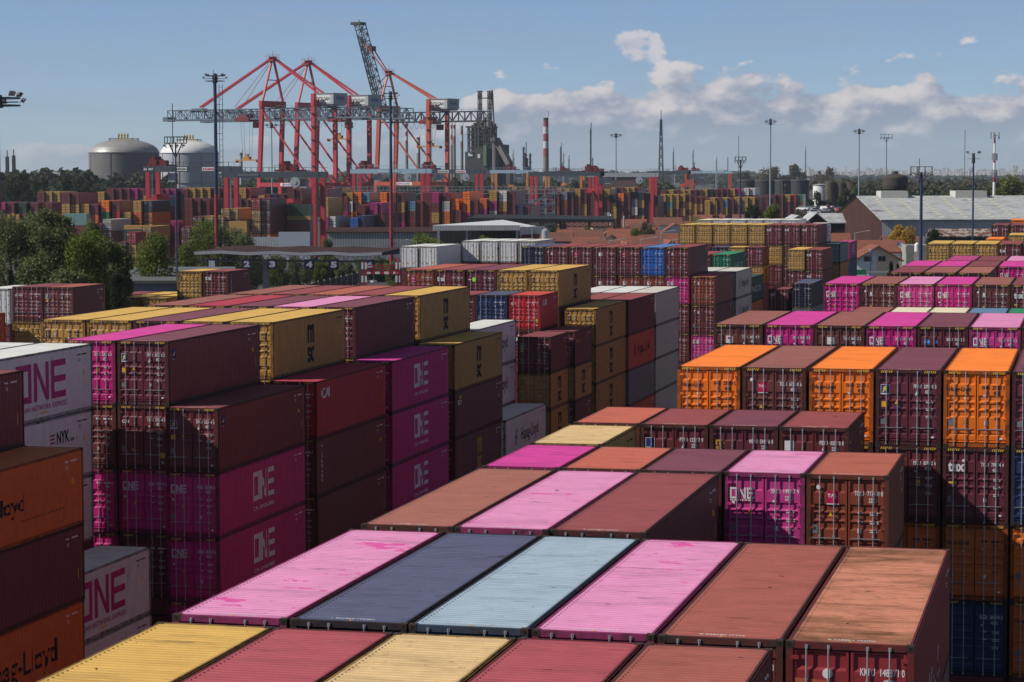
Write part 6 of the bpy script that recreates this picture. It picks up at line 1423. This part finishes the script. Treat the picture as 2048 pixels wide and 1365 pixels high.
# pipe rack walkway before the far stacks
D = 760; k_ = D*PX; A2 = at(670, 392, D); t = thing('pipe_walkway', 'long pale steel walkway with stairs in front of the far stacks', 'walkway', (A2.x, A2.y, 0), YAW); mb = MB(); z1, z2 = at(0, 376, D).z, at(0, 390, D).z
Wl = (1130-670)*k_
for z in (z1, z1-1.0, z2+1.1): mb.beam((0, 0, z), (Wl, 0, z), .16)
mb.box(0, -.5, z2-.1, Wl, .5, z2+.1)
for i in range(58): x = Wl*i/57; mb.beam((x, 0, 0 if i % 6 == 0 else z2), (x, 0, z1), .14)
part('walkway', mb, M_LSTEEL, t)
mb = MB(); x0 = (1020-670)*k_
for q in range(5):
    za = z2-q*3; mb.box(x0-2, -2, za-.1, x0+14, -1, za+.1); mb.beam((x0-2, -2, za+1.1), (x0+14, -2, za+1.1), .12); mb.beam((x0+14, -1.5, za), (x0+6, -1.5, za-3), .3, .9)
    for i in range(7): mb.beam((x0-2+i*2.6, -2, za), (x0-2+i*2.6, -2, za+1.1), .1)
for x in (x0-2, x0+6, x0+14): mb.beam((x, -2, 0), (x, -2, z2+1), .18)
part('stair', mb, M_LSTEEL, t)
# parked cars
def car(p, rz, c, label, grp):
    t = thing('parked_car', label, 'car', p, rz, grp); mb = MB()
    pr = [(-2.1, .35), (-2.15, .8), (-1.5, .95), (-.9, 1.42), (.7, 1.45), (1.3, .98), (2.1, .82), (2.15, .35)]
    for y in (-.82, .82): mb.quad([(x, y, z) for x, z in (pr if y < 0 else pr[::-1])][::-1])
    for (a, b), (c_, d_) in zip(pr, pr[1:]+pr[:1]): mb.quad([(a, -.82, b), (c_, -.82, d_), (c_, .82, d_), (a, .82, b)][::-1])
    part('body', mb, c, t)
    mb = MB(); mb.quad([(-1.4, -.83, 1.0), (1.15, -.83, 1.0), (.65, -.83, 1.38), (-.85, -.83, 1.36)]); mb.quad([(1.35, -.7, .98), (1.35, .7, .98), (.76, .65, 1.42), (.76, -.65, 1.42)]); part('window', mb, M_WIN, t)
    for x in (-1.35, 1.3):
        for y in (-.85, .85): mb = MB(); mb.beam((x, y-.08, .33), (x, y+.08, .33), .64, n=12); part('wheel', mb, M_BLACK, t)
CC = [M_SIGNW, M_SIGNW, M_GREY, mat('car_blue', (.06, .09, .16), .3), mat('car_red', (.35, .03, .03), .3), mat('car_dark', (.03, .03, .035), .3), M_SIGNW]
CW_ = ['white', 'white', 'grey', 'blue', 'red', 'dark', 'white']
rnd = random.Random(9)
for k in range(26):
    D = 800+rnd.uniform(-25, 45); p = ground(1606+k*2.75, 412+rnd.uniform(0, 9), 0); q = at(1606+k*2.75, 414+(k % 3)*3.5, D); car((q.x, q.y, q.z-1.2), rnd.uniform(-.5, .5)+1.5*(k % 2), CC[k % 7], CW_[k % 7]+' parked car, '+ordinal(k+1)+' from the left beyond the low sheds', 'cars parked beyond the low sheds')
pm = MB(); a_, b_ = at(1590, 421, 770), at(1700, 421, 770); c_, d_ = at(1700, 412, 850), at(1590, 412, 850); pm.quad([a_-Vector((0, 0, 1.2)), b_-Vector((0, 0, 1.2)), c_-Vector((0, 0, 1.2)), d_-Vector((0, 0, 1.2))]); pm.quad([dn(a_), dn(b_), b_-Vector((0, 0, 1.2)), a_-Vector((0, 0, 1.2))]); struct('parking_deck', pm, mat('asphalt', (.05, .05, .05), .9))
for k in range(13):
    q = at(545+k*13.5, 562-(k % 4)*2.2, 430); car((q.x, q.y, q.z-.9 if q.z < 3 else 0), rnd.uniform(-.4, .4), CC[(k*3) % 7], CW_[(k*3) % 7]+' vehicle, '+ordinal(k+1)+' from the left under the numbered canopy', 'vehicles under the numbered canopy')
# a pigeon on the maroon container at right
def pigeon(p, rz, label):
    t = thing('pigeon', label, 'bird', p, rz); mb = MB(); prof = [(.005, -.17), (.03, -.14), (.055, -.05), (.06, .02), (.045, .09), (.03, .12), (.034, .15), (.02, .185), (.004, .195)]
    i0 = len(mb.v); n = 10
    for r_, x in prof:
        zc = .10+(.05 if x > .11 else 0)*(x-.05)*8+max(0, x)*.25
        for k in range(n): a = 6.2832*k/n; mb.v.append((x, r_*math.cos(a), zc+r_*math.sin(a)*1.1))
    for j in range(len(prof)-1):
        for k in range(n): mb.f.append((i0+j*n+k, i0+j*n+(k+1) % n, i0+(j+1)*n+(k+1) % n, i0+(j+1)*n+k)); mb.m.append(0)
    mb.quad([(-.14, -.03, .10), (-.14, .03, .10), (-.28, .025, .07), (-.28, -.025, .07)]); mb.quad([(-.28, -.025, .075), (-.28, .025, .075), (-.14, .03, .105), (-.14, -.03, .105)])
    mb.beam((.01, -.02, 0), (.01, -.02, .06), .008); mb.beam((.01, .02, 0), (.01, .02, .06), .008); part('body', mb, mat('pigeon_grey', (.05, .05, .06), .7), t, True)
pigeon(Vector((XR+2.62+5*2.53+.45, 92.2, T5-.005)), 2.6, 'dark pigeon standing on the purplish maroon container at the right edge')
# ---------------------------------------------------------------- air
hz = MB(); hz.box(-8000, -60, -26.5, 6000, 11500, 125)
me = hz.mesh('haze', []); ho = link('haze', me); ho['kind'] = 'stuff'; ho['label'] = 'thin bluish haze over the yard and the horizon'
hm = bpy.data.materials.new('haze'); hm.use_nodes = True; ht = hm.node_tree
for n_ in list(ht.nodes): ht.nodes.remove(n_)
hv = ht.nodes.new('ShaderNodeVolumePrincipled'); hv.inputs['Color'].default_value = (.80, .88, 1.0, 1); hv.inputs['Density'].default_value = 5.5e-5; hv.inputs['Anisotropy'].default_value = .2
hout = ht.nodes.new('ShaderNodeOutputMaterial'); ht.links.new(hv.outputs[0], hout.inputs['Volume']); me.materials.append(hm)
